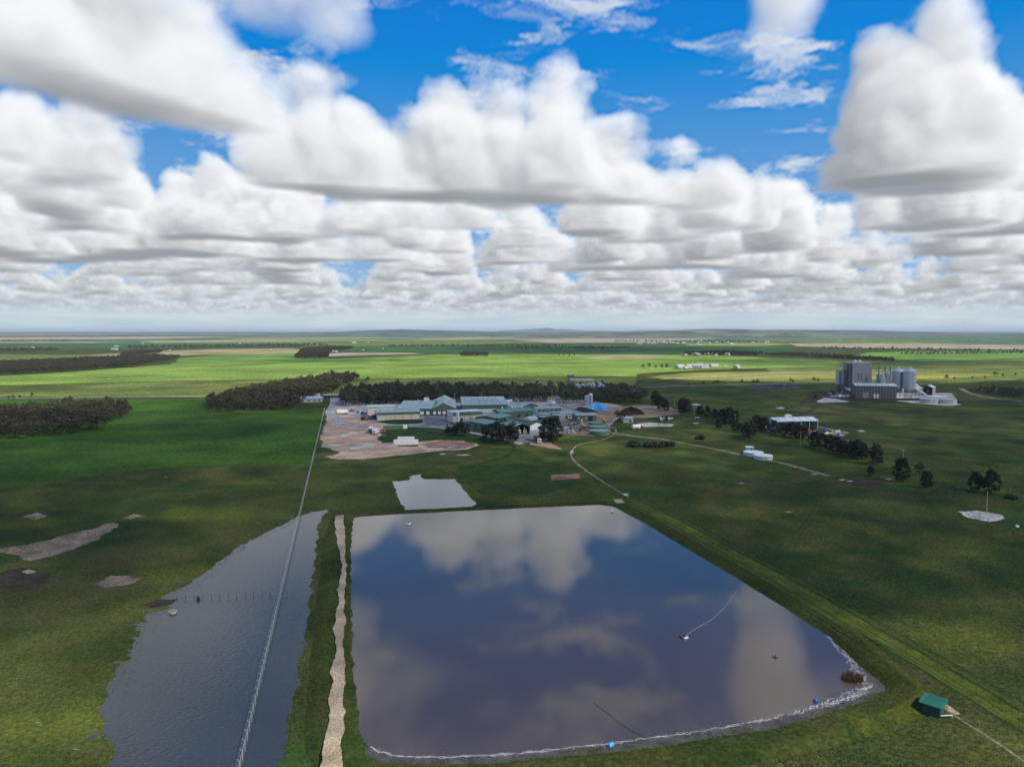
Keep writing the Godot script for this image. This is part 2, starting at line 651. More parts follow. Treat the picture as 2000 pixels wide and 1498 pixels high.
func pine_proto(seed_: int, height: float, spread: float) -> Node3D:
	var r := RandomNumberGenerator.new()
	r.seed = seed_
	var clumps := []
	var tips := []
	for i in 74:
		var t := pow(r.randf(), 0.8)
		var y := height * lerpf(0.10, 0.96, t)
		var w := spread * (0.35 + 0.65 * sin(PI * clampf(pow(t, 0.75) * 0.92 + 0.1, 0.0, 1.0))) * sqrt(r.randf_range(0.25, 1.0))
		var a := r.randf() * TAU
		var p := Vector3(cos(a) * w, y, sin(a) * w)
		clumps.append([p, r.randf_range(0.5, 1.1) * height / 9.0])
		if i % 9 == 0:
			tips.append(p)
	var o := Node3D.new()
	part("trunk", trunk_mesh(r, height, height * 0.022, tips, M.bark, 0.25), o)
	part("crown", crown_mesh(r, clumps, 0.24 * height / 9.0, 64, Color(0.012, 0.02, 0.010), Color(0.03, 0.042, 0.018), M.leaf), o)
	return o

func shade_proto(seed_: int, height: float, spread: float) -> Node3D:
	var r := RandomNumberGenerator.new()
	r.seed = seed_
	var clumps := []
	var tips := []
	for i in 46:
		var a := r.randf() * TAU
		var q := sqrt(r.randf()) * spread
		var y := height * r.randf_range(0.28, 0.92) * (1.0 - 0.32 * pow(q / spread, 2.0))
		var p := Vector3(cos(a) * q, y, sin(a) * q)
		clumps.append([p, r.randf_range(0.11, 0.19) * height])
		if i % 7 == 0:
			tips.append(p)
	var o := Node3D.new()
	part("trunk", trunk_mesh(r, height * 0.8, height * 0.03, tips, M.bark, 0.3), o)
	part("crown", crown_mesh(r, clumps, 0.04 * height, 60, Color(0.013, 0.017, 0.010), Color(0.032, 0.034, 0.018), M.leaf), o)
	return o

func bush_proto(seed_: int, height: float, spread: float) -> Node3D:
	var r := RandomNumberGenerator.new()
	r.seed = seed_
	var clumps := []
	for i in 16:
		var a := r.randf() * TAU
		var q := sqrt(r.randf()) * spread
		clumps.append([Vector3(cos(a) * q, height * r.randf_range(0.2, 0.85) * (1.0 - 0.45 * q / spread), sin(a) * q), r.randf_range(0.3, 0.55) * height])
	var o := Node3D.new()
	part("stem", trunk_mesh(r, height, 0.07, [], M.bark), o)
	part("foliage", crown_mesh(r, clumps, 0.14 * height, 46, Color(0.014, 0.021, 0.010), Color(0.036, 0.045, 0.02), M.leaf), o)
	return o

func plant(proto: Node3D, called: String, label: String, category: String, group: String, where: Vector3, size: float) -> Node3D:
	var o: Node3D = proto.duplicate()
	o.name = numbered(called)
	add_child(o)
	o.position = where
	o.rotation.y = rng.randf() * TAU
	o.scale = Vector3(size, size * rng.randf_range(0.92, 1.1), size)
	tag(o, label, category, group)
	return o

func scatter_mass(called: String, label: String, proto: Node3D, spots: Array, lo: float, hi: float) -> void:
	# a wood that reads as one mass: the crowns and trunks of one tree, many times
	var holder := Node3D.new()
	holder.name = numbered(called)
	add_child(holder)
	tag(holder, label, "woodland", "", "stuff")
	var turns := []
	for s in spots:
		var k := rng.randf_range(lo, hi)
		turns.append(Transform3D(Basis(Vector3.UP, rng.randf() * TAU).scaled(Vector3(k, k * rng.randf_range(0.85, 1.15), k)), s))
	for ch in proto.get_children():
		var mm := MultiMesh.new()
		mm.transform_format = MultiMesh.TRANSFORM_3D
		mm.mesh = ch.mesh
		mm.instance_count = turns.size()
		for i in turns.size():
			mm.set_instance_transform(i, turns[i])
		var mi := MultiMeshInstance3D.new()
		mi.name = "crowns" if ch.name == "crown" else "trunks"
		mi.multimesh = mm
		holder.add_child(mi)

func fill_spots(px: Array, gap: float, jitter := 0.4) -> Array:
	var pg := poly(px)
	var box := Rect2(pg[0], Vector2.ZERO)
	for p in pg:
		box = box.expand(p)
	var o := []
	var z := box.position.y
	while z < box.end.y:
		var x := box.position.x
		while x < box.end.x:
			var q := Vector2(x + rng.randf_range(-jitter, jitter) * gap, z + rng.randf_range(-jitter, jitter) * gap)
			if Geometry2D.is_point_in_polygon(q, pg):
				o.append(Vector3(q.x, 0, q.y))
			x += gap
		z += gap
	return o

# ---------------------------------------------------------------- clouds overhead and behind the camera: they throw the shade on the paddocks
func cloud(px: Array, height: float, gap: float, label: String) -> void:
	var pg := poly(px)
	var b := MB.new()
	var box := Rect2(pg[0], Vector2.ZERO)
	for p in pg:
		box = box.expand(p)
	var off := Vector3(TO_SUN.x, 0, TO_SUN.z) / TO_SUN.y * height
	var z := box.position.y - gap
	while z < box.end.y + gap:
		var x := box.position.x - gap
		while x < box.end.x + gap:
			var q := Vector2(x + rng.randf_range(-0.35, 0.35) * gap, z + rng.randf_range(-0.35, 0.35) * gap)
			if Geometry2D.is_point_in_polygon(q, pg):
				puff(b, Vector3(q.x, height + rng.randf_range(0.0, 0.5) * gap, q.y) + off, gap * rng.randf_range(0.72, 1.0))
			elif rng.randf() < 0.2:
				var near := false
				for k in 6:
					near = near or Geometry2D.is_point_in_polygon(q + Vector2.from_angle(k) * gap, pg)
				if near:
					puff(b, Vector3(q.x, height + rng.randf_range(0.0, 0.4) * gap, q.y) + off, gap * rng.randf_range(0.2, 0.45))
			x += gap
		z += gap
	solo("cloud", b.mesh(M.cloud), label, "cloud", "clouds that shade the paddocks")

func puff(b: MB, o: Vector3, r: float) -> void:
	var rows := 6
	var seg := 9
	var pts := []
	for j in rows + 1:
		var line := []
		for i in seg:
			var el := -PI / 2 + PI * j / rows
			var az := TAU * i / seg
			var d := Vector3(cos(el) * cos(az), sin(el), -cos(el) * sin(az))
			var k := 1.0 + 0.35 * n_fine.get_noise_3dv((o + d * r) * 0.12)
			line.append(o + Vector3(d.x, d.y * (0.35 if d.y < 0.0 else 0.75), d.z) * r * k)
		pts.append(line)
	for j in rows:
		for i in seg:
			b.quad(pts[j][i], pts[j][(i + 1) % seg], pts[j + 1][(i + 1) % seg], pts[j + 1][i])

# ---------------------------------------------------------------- buildings
func building(called: String, label: String, A: Vector3, B: Vector3, depth: float, wall_h: float, kind: String, rise: float, wall: Material, roof: Material, open_front := false, group := "", category := "building") -> Node3D:
	var mid := (A + B) * 0.5
	var dir := (B - A).normalized()
	var o := thing(called, label, category, Vector3(mid.x, 0, mid.z), atan2(-dir.z, dir.x), group)
	var w := A.distance_to(B)
	o.set_meta("size", Vector3(w, wall_h, depth))
	var hw := w * 0.5
	var t := 0.2
	var b := MB.new()
	var front := wall_h
	var back := wall_h + (rise if kind == "mono" else 0.0)
	if not open_front:
		if kind == "gable_z":
			b.prism([Vector2(-hw, 0), Vector2(hw, 0), Vector2(hw, wall_h), Vector2(0, wall_h + rise), Vector2(-hw, wall_h)], -t, 0.0)
		else:
			b.box(Vector3(0, front * 0.5, -t * 0.5), Vector3(w, front, t))
		part("wall", b.mesh(wall), o)
	b = MB.new()
	if kind == "gable_z":
		b.prism([Vector2(-hw, 0), Vector2(hw, 0), Vector2(hw, wall_h), Vector2(0, wall_h + rise), Vector2(-hw, wall_h)], -depth, -depth + t)
	else:
		b.box(Vector3(0, back * 0.5, -depth + t * 0.5), Vector3(w, back, t))
	part("wall", b.mesh(wall), o)
	for s in [-1.0, 1.0]:
		b = MB.new()
		var prof := [Vector2(0, 0), Vector2(depth - 2.0 * t - 0.01, 0), Vector2(depth - 2.0 * t - 0.01, back), Vector2(0, front)]
		if kind == "gable_x":
			prof = [Vector2(0, 0), Vector2(depth - 2.0 * t - 0.01, 0), Vector2(depth - 2.0 * t - 0.01, wall_h), Vector2((depth - 2.0 * t) * 0.5, wall_h + rise), Vector2(0, wall_h)]
		b.x = Transform3D(Basis(Vector3(0, 0, -1), Vector3(0, 1, 0), Vector3(1, 0, 0)), Vector3(s * (hw - t * 0.5) - t * 0.5, 0, -t - 0.005))
		b.prism(prof, 0.0, t)
		part("wall", b.mesh(wall), o)
	var e := 0.5
	var th := 0.18
	var lift := 0.03
	if kind == "gable_z":
		var sl := rise / hw
		for s in [-1.0, 1.0]:
			b = MB.new()
			var prof2 := [Vector2(0, wall_h + rise + lift), Vector2(s * (hw + e), wall_h - sl * e + lift), Vector2(s * (hw + e), wall_h - sl * e + th + lift), Vector2(0, wall_h + rise + th + lift)]
			if s < 0.0:
				prof2.reverse()
			b.prism(prof2, -depth - e, e)
			part("roof", b.mesh(roof), o)
		b = MB.new()
		b.box(Vector3(0, wall_h + rise + th + lift + 0.06, -depth * 0.5), Vector3(0.7, 0.1, depth + 1.1))
		part("ridge_cap", b.mesh(roof), o)
	elif kind == "gable_x":
		var sl2 := rise / (depth * 0.5)
		for s in [-1.0, 1.0]:
			b = MB.new()
			b.x = Transform3D(Basis(Vector3(0, 0, -1), Vector3(0, 1, 0), Vector3(1, 0, 0)), Vector3(0, 0, -depth * 0.5))
			var prof3 := [Vector2(0, wall_h + rise + lift), Vector2(s * (depth * 0.5 + e), wall_h - sl2 * e + lift), Vector2(s * (depth * 0.5 + e), wall_h - sl2 * e + th + lift), Vector2(0, wall_h + rise + th + lift)]
			if s < 0.0:
				prof3.reverse()
			b.prism(prof3, -hw - e, hw + e)
			part("roof", b.mesh(roof), o)
		b = MB.new()
		b.box(Vector3(0, wall_h + rise + th + lift + 0.06, -depth * 0.5), Vector3(w + 1.1, 0.1, 0.7))
		part("ridge_cap", b.mesh(roof), o)
	else:
		b = MB.new()
		b.x = Transform3D(Basis(Vector3(0, 0, -1), Vector3(0, 1, 0), Vector3(1, 0, 0)), Vector3.ZERO)
		b.prism([Vector2(-e, front + lift), Vector2(depth + e, back + lift), Vector2(depth + e, back + th + lift), Vector2(-e, front + th + lift)], -hw - e, hw + e)
		part("roof", b.mesh(roof), o)
	# standing seams of the roof sheets
	if w > 16.0 or depth > 24.0:
		if kind == "gable_z":
			for k in int(depth / 7.0):
				for s in [-1.0, 1.0]:
					b = MB.new()
					var y1 := wall_h + rise + th + lift
					var y2 := wall_h + th + lift - rise / hw * e
					var pr := [Vector2(s * 0.4, y1 - rise / hw * 0.4), Vector2(s * (hw + e), y2), Vector2(s * (hw + e), y2 + 0.09), Vector2(s * 0.4, y1 - rise / hw * 0.4 + 0.09)]
					if s < 0.0:
						pr.reverse()
					b.prism(pr, -4.0 - k * 7.0, -3.75 - k * 7.0)
					part("roof_seam", b.mesh(M.roof_seam), o)
		else:
			for k in int(w / 6.0):
				var u := -hw + 3.0 + k * 6.0
				var runs := [[-e, depth + e, front, back]]
				if kind == "gable_x":
					runs = [[-e, depth * 0.5 - 0.4, wall_h - rise / (depth * 0.5) * e, wall_h + rise * (1.0 - 0.8 / depth)], [depth * 0.5 + 0.4, depth + e, wall_h + rise * (1.0 - 0.8 / depth), wall_h - rise / (depth * 0.5) * e]]
				for q in runs:
					b = MB.new()
					b.x = Transform3D(Basis(Vector3(0, 0, -1), Vector3(0, 1, 0), Vector3(1, 0, 0)), Vector3.ZERO)
					b.prism([Vector2(q[0], q[2] + th + lift), Vector2(q[1], q[3] + th + lift), Vector2(q[1], q[3] + th + lift + 0.09), Vector2(q[0], q[2] + th + lift + 0.09)], u - 0.12, u + 0.12)
					part("roof_seam", b.mesh(M.roof_seam), o)
	return o

func front_box(o: Node3D, called: String, u: float, y0: float, y1: float, wide: float, m: Material, proud := 0.06) -> MeshInstance3D:    # u: -0.5 .. 0.5 along the front
	var s: Vector3 = o.get_meta("size")
	var b := MB.new()
	b.box(Vector3(u * s.x, (y0 + y1) * 0.5, proud * 0.5 + 0.003), Vector3(wide, y1 - y0, proud))
	var made := part(called, b.mesh(m), o)
	if called == "door" or called == "dock_door":
		var hb := MB.new()
		hb.box(Vector3(u * s.x + wide * 0.36, y0 + (y1 - y0) * 0.45, proud + 0.06), Vector3(0.12, 0.3, 0.1))
		part("handle", hb.mesh(M.steel), made)
	elif called == "window":
		var fb := MB.new()
		for e in [[0.0, y0, wide + 0.2, 0.12], [0.0, y1, wide + 0.2, 0.12]]:
			fb.box(Vector3(u * s.x, e[1], proud + 0.02), Vector3(e[2], e[3], 0.1))
		part("frame", fb.mesh(M.light_grey), made)
	return made

func side_box(o: Node3D, called: String, side: float, k: float, y0: float, y1: float, wide: float, m: Material, proud := 0.06) -> MeshInstance3D:
	var s: Vector3 = o.get_meta("size")
	var b := MB.new()
	b.box(Vector3(side * (s.x * 0.5 + proud * 0.5 + 0.003), (y0 + y1) * 0.5, -k * s.z), Vector3(proud, y1 - y0, wide))
	return part(called, b.mesh(m), o)

func posts(o: Node3D, count: int, h: float, m: Material, r := 0.12) -> void:
	var s: Vector3 = o.get_meta("size")
	var b := MB.new()
	b.box(Vector3(0, h * 0.5, 0), Vector3(r * 2.0, h, r * 2.0))
	var me := b.mesh(m)
	for i in count:
		part("post", me, o, Vector3(lerpf(-s.x * 0.5 + 0.2, s.x * 0.5 - 0.2, float(i) / (count - 1)), 0, -0.15))

func roof_vents(o: Node3D, spots: Array, m: Material) -> void:      # [u along, share of the depth, height of the roof there]
	var s: Vector3 = o.get_meta("size")
	var b := MB.new()
	b.lathe(Vector3.ZERO, [Vector2(0.45, -0.6), Vector2(0.45, 0.7), Vector2(0.75, 0.8), Vector2(0.7, 1.2), Vector2(0.0, 1.35)], 10)
	var me := b.mesh(m)
	for q in spots:
		part("roof_vent", me, o, Vector3(q[0] * s.x, q[2] + 0.3, -q[1] * s.z))

func tank(called: String, label: String, where: Vector3, r: float, h: float, cone: float, wall: Material, roof: Material, group := "", rings := 3, legs := 0.0) -> Node3D:
	var o := thing(called, label, "silo" if called.contains("silo") else "tank", where, 0.0, group)
	var b := MB.new()
	var y0 := legs
	if legs > 0.0:
		b.lathe(Vector3(0, 0, 0), [Vector2(0.25, legs - r * 0.75), Vector2(r, legs)], 20)
	b.lathe(Vector3.ZERO, [Vector2(r, y0), Vector2(r, y0 + h)], 24)
	part("shell", b.mesh(wall), o)
	b = MB.new()
	b.lathe(Vector3.ZERO, [Vector2(r + 0.12, y0 + h - 0.05), Vector2(r + 0.12, y0 + h + 0.1), Vector2(r * 0.12, y0 + h + cone), Vector2(0, y0 + h + cone + 0.05)], 24)
	part("roof", b.mesh(roof), o)
	if rings > 0:
		b = MB.new()
		b.lathe(Vector3.ZERO, [Vector2(r, -0.07), Vector2(r + 0.09, -0.05), Vector2(r + 0.09, 0.05), Vector2(r, 0.07)], 24)
		var ring := b.mesh(roof)
		for k in rings:
			part("ring", ring, o, Vector3(0, y0 + h * (k + 0.5) / rings, 0))
	b = MB.new()
	for s in [-0.25, 0.25]:
		b.box(Vector3(s, (y0 + h) * 0.5, r + 0.2), Vector3(0.08, y0 + h, 0.08))
	var y := 0.4
	while y < y0 + h:
		b.box(Vector3(0, y, r + 0.2), Vector3(0.5, 0.05, 0.05))
		y += 0.6
	part("ladder", b.mesh(M.steel), o)
	if cone > 0.8:
		b = MB.new()
		b.lathe(Vector3(0, y0 + h + cone, 0), [Vector2(0.5, -0.1), Vector2(0.5, 0.35), Vector2(0, 0.5)], 10)
		part("cap", b.mesh(M.steel), o)
	if legs > 0.0:
		b = MB.new()
		b.box(Vector3(0, legs * 0.5, 0), Vector3(0.25, legs, 0.25))
		var leg := b.mesh(M.steel)
		for k in 6:
			var a := TAU * (k + 0.5) / 6.0
			part("leg", leg, o, Vector3(cos(a) * (r - 0.2), 0, sin(a) * (r - 0.2)))
	return o

# ---------------------------------------------------------------- vehicles
func wheel_mesh(r: float, wide: float) -> ArrayMesh:
	var b := MB.new()
	b.x = Transform3D(Basis(Vector3(0, 0, 1), PI / 2))
	b.lathe(Vector3.ZERO, [Vector2(0.01, -wide * 0.5), Vector2(r * 0.92, -wide * 0.5), Vector2(r, -wide * 0.35), Vector2(r, wide * 0.35), Vector2(r * 0.92, wide * 0.5), Vector2(0.01, wide * 0.5)], 12)
	return b.mesh(M.tyre)

func car_proto(paint: Material, ute: bool) -> Node3D:      # nose to -z
	var o := Node3D.new()
	var b := MB.new()
	b.x = Transform3D(Basis(Vector3(0, 0, -1), Vector3(0, 1, 0), Vector3(1, 0, 0)), Vector3.ZERO)
	b.prism([Vector2(-2.2, 0.35), Vector2(2.15, 0.35), Vector2(2.25, 0.6), Vector2(2.1, 0.85), Vector2(1.2, 0.98), Vector2(-2.1, 1.0), Vector2(-2.25, 0.7)], -0.9, 0.9)
	part("body", b.mesh(paint), o)
	b = MB.new()
	b.x = Transform3D(Basis(Vector3(0, 0, -1), Vector3(0, 1, 0), Vector3(1, 0, 0)), Vector3.ZERO)
	var rear := -0.5 if ute else -1.9
	b.prism([Vector2(rear - 0.1, 1.0), Vector2(1.15, 0.985), Vector2(0.5, 1.46), Vector2(rear + 0.25, 1.47)], -0.78, 0.78)
	part("cabin_glass", b.mesh(M.dark_glass), o)
	b = MB.new()
	b.box(Vector3(0, 1.5, -(rear + 0.75) * 0.5), Vector3(1.5, 0.06, absf(0.5 - rear) * 0.95))
	part("roof", b.mesh(paint), o)
	var wm: ArrayMesh = M.car_wheel
	for s in [[-0.82, -1.35], [0.82, -1.35], [-0.82, 1.35], [0.82, 1.35]]:
		part("wheel", wm, o, Vector3(s[0], 0.33, s[1]))
	return o

func truck(label: String, where: Vector3, turn: float, box_len: float, cab: Material, cargo: Material) -> Node3D:   # nose to +z
	var o := thing("truck", label, "truck", where, turn)
	var b := MB.new()
	b.x = Transform3D(Basis(Vector3(0, 0, 1), Vector3(0, 1, 0), Vector3(-1, 0, 0)), Vector3.ZERO)
	b.prism([Vector2(0, 0.6), Vector2(2.3, 0.6), Vector2(2.3, 1.7), Vector2(2.0, 3.0), Vector2(0.2, 3.1), Vector2(0, 2.9)], -1.2, 1.2)
	part("cab", b.mesh(cab), o)
	b = MB.new()
	b.x = Transform3D(Basis(Vector3(1, 0, 0), -0.23), Vector3(0, 2.3, 2.21))
	b.box(Vector3.ZERO, Vector3(2.1, 0.9, 0.06))
	part("windscreen", b.mesh(M.dark_glass), o)
	b = MB.new()
	b.box(Vector3(0, 0.95, 2.34), Vector3(1.6, 0.6, 0.06))
	part("grille", b.mesh(M.dark_metal), o)
	for s in [-0.95, 0.95]:
		b = MB.new()
		b.box(Vector3(s, 0.8, 2.36), Vector3(0.3, 0.25, 0.08))
		part("headlight", b.mesh(M.white), o)
	b = MB.new()
	b.box(Vector3(0, 0.75, -box_len * 0.5), Vector3(1.0, 0.3, box_len + 0.6))
	part("chassis", b.mesh(M.dark_metal), o)
	if cargo:
		b = MB.new()
		b.box(Vector3(0, 2.35, -box_len * 0.5 - 0.35), Vector3(2.5, 2.85, box_len))
		part("cargo_box", b.mesh(cargo), o)
	for z in [1.4, -box_len + 0.9, -box_len + 2.1]:
		for s in [-1.0, 1.0]:
			part("rim", M.truck_rim, part("wheel", M.truck_wheel, o, Vector3(s, 0.5, z)))
	return o

func trailer(label: String, where: Vector3, turn: float, length: float) -> Node3D:    # length along x
	var o := thing("semi_trailer", label, "trailer", where, turn)
	var b := MB.new()
	b.box(Vector3(0, 2.75, 0), Vector3(length, 2.9, 2.5))
	part("box_body", b.mesh(M.white), o)
	b = MB.new()
	b.box(Vector3(0, 1.15, 0), Vector3(length - 0.4, 0.25, 1.6))
	part("chassis", b.mesh(M.dark_metal), o)
	b = MB.new()
	b.box(Vector3(-length * 0.5 - 0.25, 3.0, 0), Vector3(0.45, 1.6, 1.8))
	part("refrigeration_unit", b.mesh(M.light_grey), o)
	b = MB.new()
	b.box(Vector3(0, 0.5, 0), Vector3(0.15, 1.0, 0.15))
	var leg := b.mesh(M.dark_metal)
	for s in [-0.9, 0.9]:
		part("landing_leg", leg, o, Vector3(-length * 0.28, 0, s))
	for x in [0.27, 0.36, 0.45]:
		for s in [-1.0, 1.0]:
			var w := part("wheel", M.truck_wheel, o, Vector3(length * x, 0.5, s))
			w.rotation.y = PI / 2
			part("rim", M.truck_rim, w)
	b = MB.new()
	for k in int(length / 1.2):
		b.box(Vector3(-length * 0.5 + 0.6 + k * 1.2, 2.75, 1.265), Vector3(0.05, 2.8, 0.03))
	part("side_rib", b.mesh(M.light_grey), o)
	return o

func container(label: String, where: Vector3, turn: float, length: float, m: Material, group := "") -> Node3D:
	var o := thing("shipping_container", label, "container", where, turn, group)
	var b := MB.new()
	b.box(Vector3(0, 1.3, 0), Vector3(length, 2.55, 2.4))
	part("body", b.mesh(m), o)
	b = MB.new()
	for k in int(length / 0.6):
		for s in [-1.0, 1.0]:
			b.box(Vector3(-length * 0.5 + 0.3 + k * 0.6, 1.3, s * 1.225), Vector3(0.22, 2.3, 0.05))
	part("corrugation", b.mesh(m), o)
	b = MB.new()
	for s in [-0.6, 0.6]:
		b.box(Vector3(length * 0.5 + 0.03, 1.3, s), Vector3(0.05, 2.3, 1.1))
	part("door", b.mesh(m), o)
	return o

func power_pole(label: String, where: Vector3, h: float, arm := true) -> Node3D:
	var o := thing("power_pole", label, "pole", where, rng.randf_range(-0.4, 0.4), "power poles across the paddocks")
	var b := MB.new()
	b.tube(Vector3.ZERO, Vector3(0, h, 0), 0.19, 0.12, 8)
	part("post", b.mesh(M.pole), o)
	if arm:
		b = MB.new()
		b.box(Vector3(0, h - 0.6, 0.16), Vector3(2.2, 0.14, 0.12))
		part("crossarm", b.mesh(M.pole), o)
		b = MB.new()
		b.lathe(Vector3.ZERO, [Vector2(0.05, 0), Vector2(0.09, 0.08), Vector2(0.05, 0.2), Vector2(0, 0.24)], 8)
		var ins := b.mesh(M.white)
		for s in [-0.95, 0.0, 0.95]:
			part("insulator", ins, o, Vector3(s, h - 0.53, 0.16))
	return o

func heap(called: String, label: String, category: String, px: Array, height: float, m: Material, rough: float, seed_: int, kind := "") -> MeshInstance3D:
	# a mound over that outline
	var pg := ragged(poly(px), 1.5, 0.6, 2.0)
	var mid := Vector2.ZERO
	for p in pg:
		mid += p / pg.size()
	var b := MB.new()
	var ringn := 7
	for k in ringn:
		for i in pg.size():
			var q := []
			for c in [[k, i], [k, i + 1], [k + 1, i + 1], [k + 1, i]]:
				var t: float = float(c[0]) / ringn
				var p2 := pg[c[1] % pg.size()].lerp(mid, t)
				var y := height * sin(t * PI * 0.5) * (1.0 + rough * n_fine.get_noise_2d(p2.x * 14.0 + seed_, p2.y * 14.0)) + rough * 0.5 * n_fine.get_noise_2d(p2.x * 40.0, p2.y * 40.0 + seed_) * minf(1.0, t * 4.0)
				q.append(Vector3(p2.x, maxf(0.0, y), p2.y))
			var up: Vector3 = (q[1] - q[0]).cross(q[2] - q[0])
			if up.y < 0.0:
				q.reverse()
			b.quad(q[0], q[1], q[2], q[3])
	return solo(called, b.mesh(m), label, category, "", kind)

# ---------------------------------------------------------------- the place
const POND := [690, 1009, 760, 1004, 900, 997, 1050, 990, 1170, 985, 1196, 988, 1260, 1022, 1350, 1076, 1440, 1129, 1540, 1191, 1620, 1243, 1662, 1283, 1690, 1310, 1716, 1336, 1712, 1347, 1690, 1360, 1640, 1374, 1560, 1400, 1480, 1418, 1380, 1432, 1280, 1448, 1190, 1458, 1080, 1470, 980, 1478, 860, 1484, 770, 1481, 730, 1468, 707, 1440, 699, 1410, 691, 1340, 688, 1250, 685, 1150, 685, 1080, 687, 1030]
const FLOOD := [640, 996, 600, 1001, 560, 1020, 520, 1040, 470, 1066, 420, 1101, 370, 1141, 322, 1161, 300, 1180, 340, 1184, 285, 1200, 266, 1240, 244, 1290, 214, 1340, 190, 1385, 202, 1420, 216, 1460, 212, 1500, 224, 1580, 520, 1580, 546, 1498, 562, 1430, 580, 1350, 594, 1270, 606, 1180, 613, 1110, 618, 1060, 622, 1020]
const SMALL_POND := [766, 941, 798, 938, 803, 929, 822, 927, 825, 936, 888, 936, 905, 956, 930, 985, 924, 990, 850, 994, 790, 996, 778, 975]
const CROP := [-300, 985, 0, 953, 150, 932, 330, 913, 520, 905, 606, 912, 632, 806, 560, 804, 400, 806, 405, 790, 432, 779, 0, 778, -300, 780]
const YARD := [640, 812, 668, 806, 700, 817, 735, 822, 760, 831, 752, 846, 737, 856, 748, 866, 800, 864, 850, 860, 905, 861, 936, 869, 915, 878, 850, 881, 790, 889, 740, 893, 700, 897, 640, 896, 634, 892, 662, 887, 655, 880, 629, 872, 627, 860, 633, 830]
const DIRT_STRIP := [655, 1008, 654, 1040, 663, 1080, 667, 1110, 660, 1150, 662, 1180, 650, 1225, 655, 1270, 645, 1310, 648, 1330, 640, 1400, 632, 1460, 625, 1500, 606, 1600, 670, 1600, 668, 1500, 668, 1440, 670, 1390, 672, 1320, 669, 1260, 674, 1200, 672, 1165, 676, 1120, 674, 1060, 672, 1006]

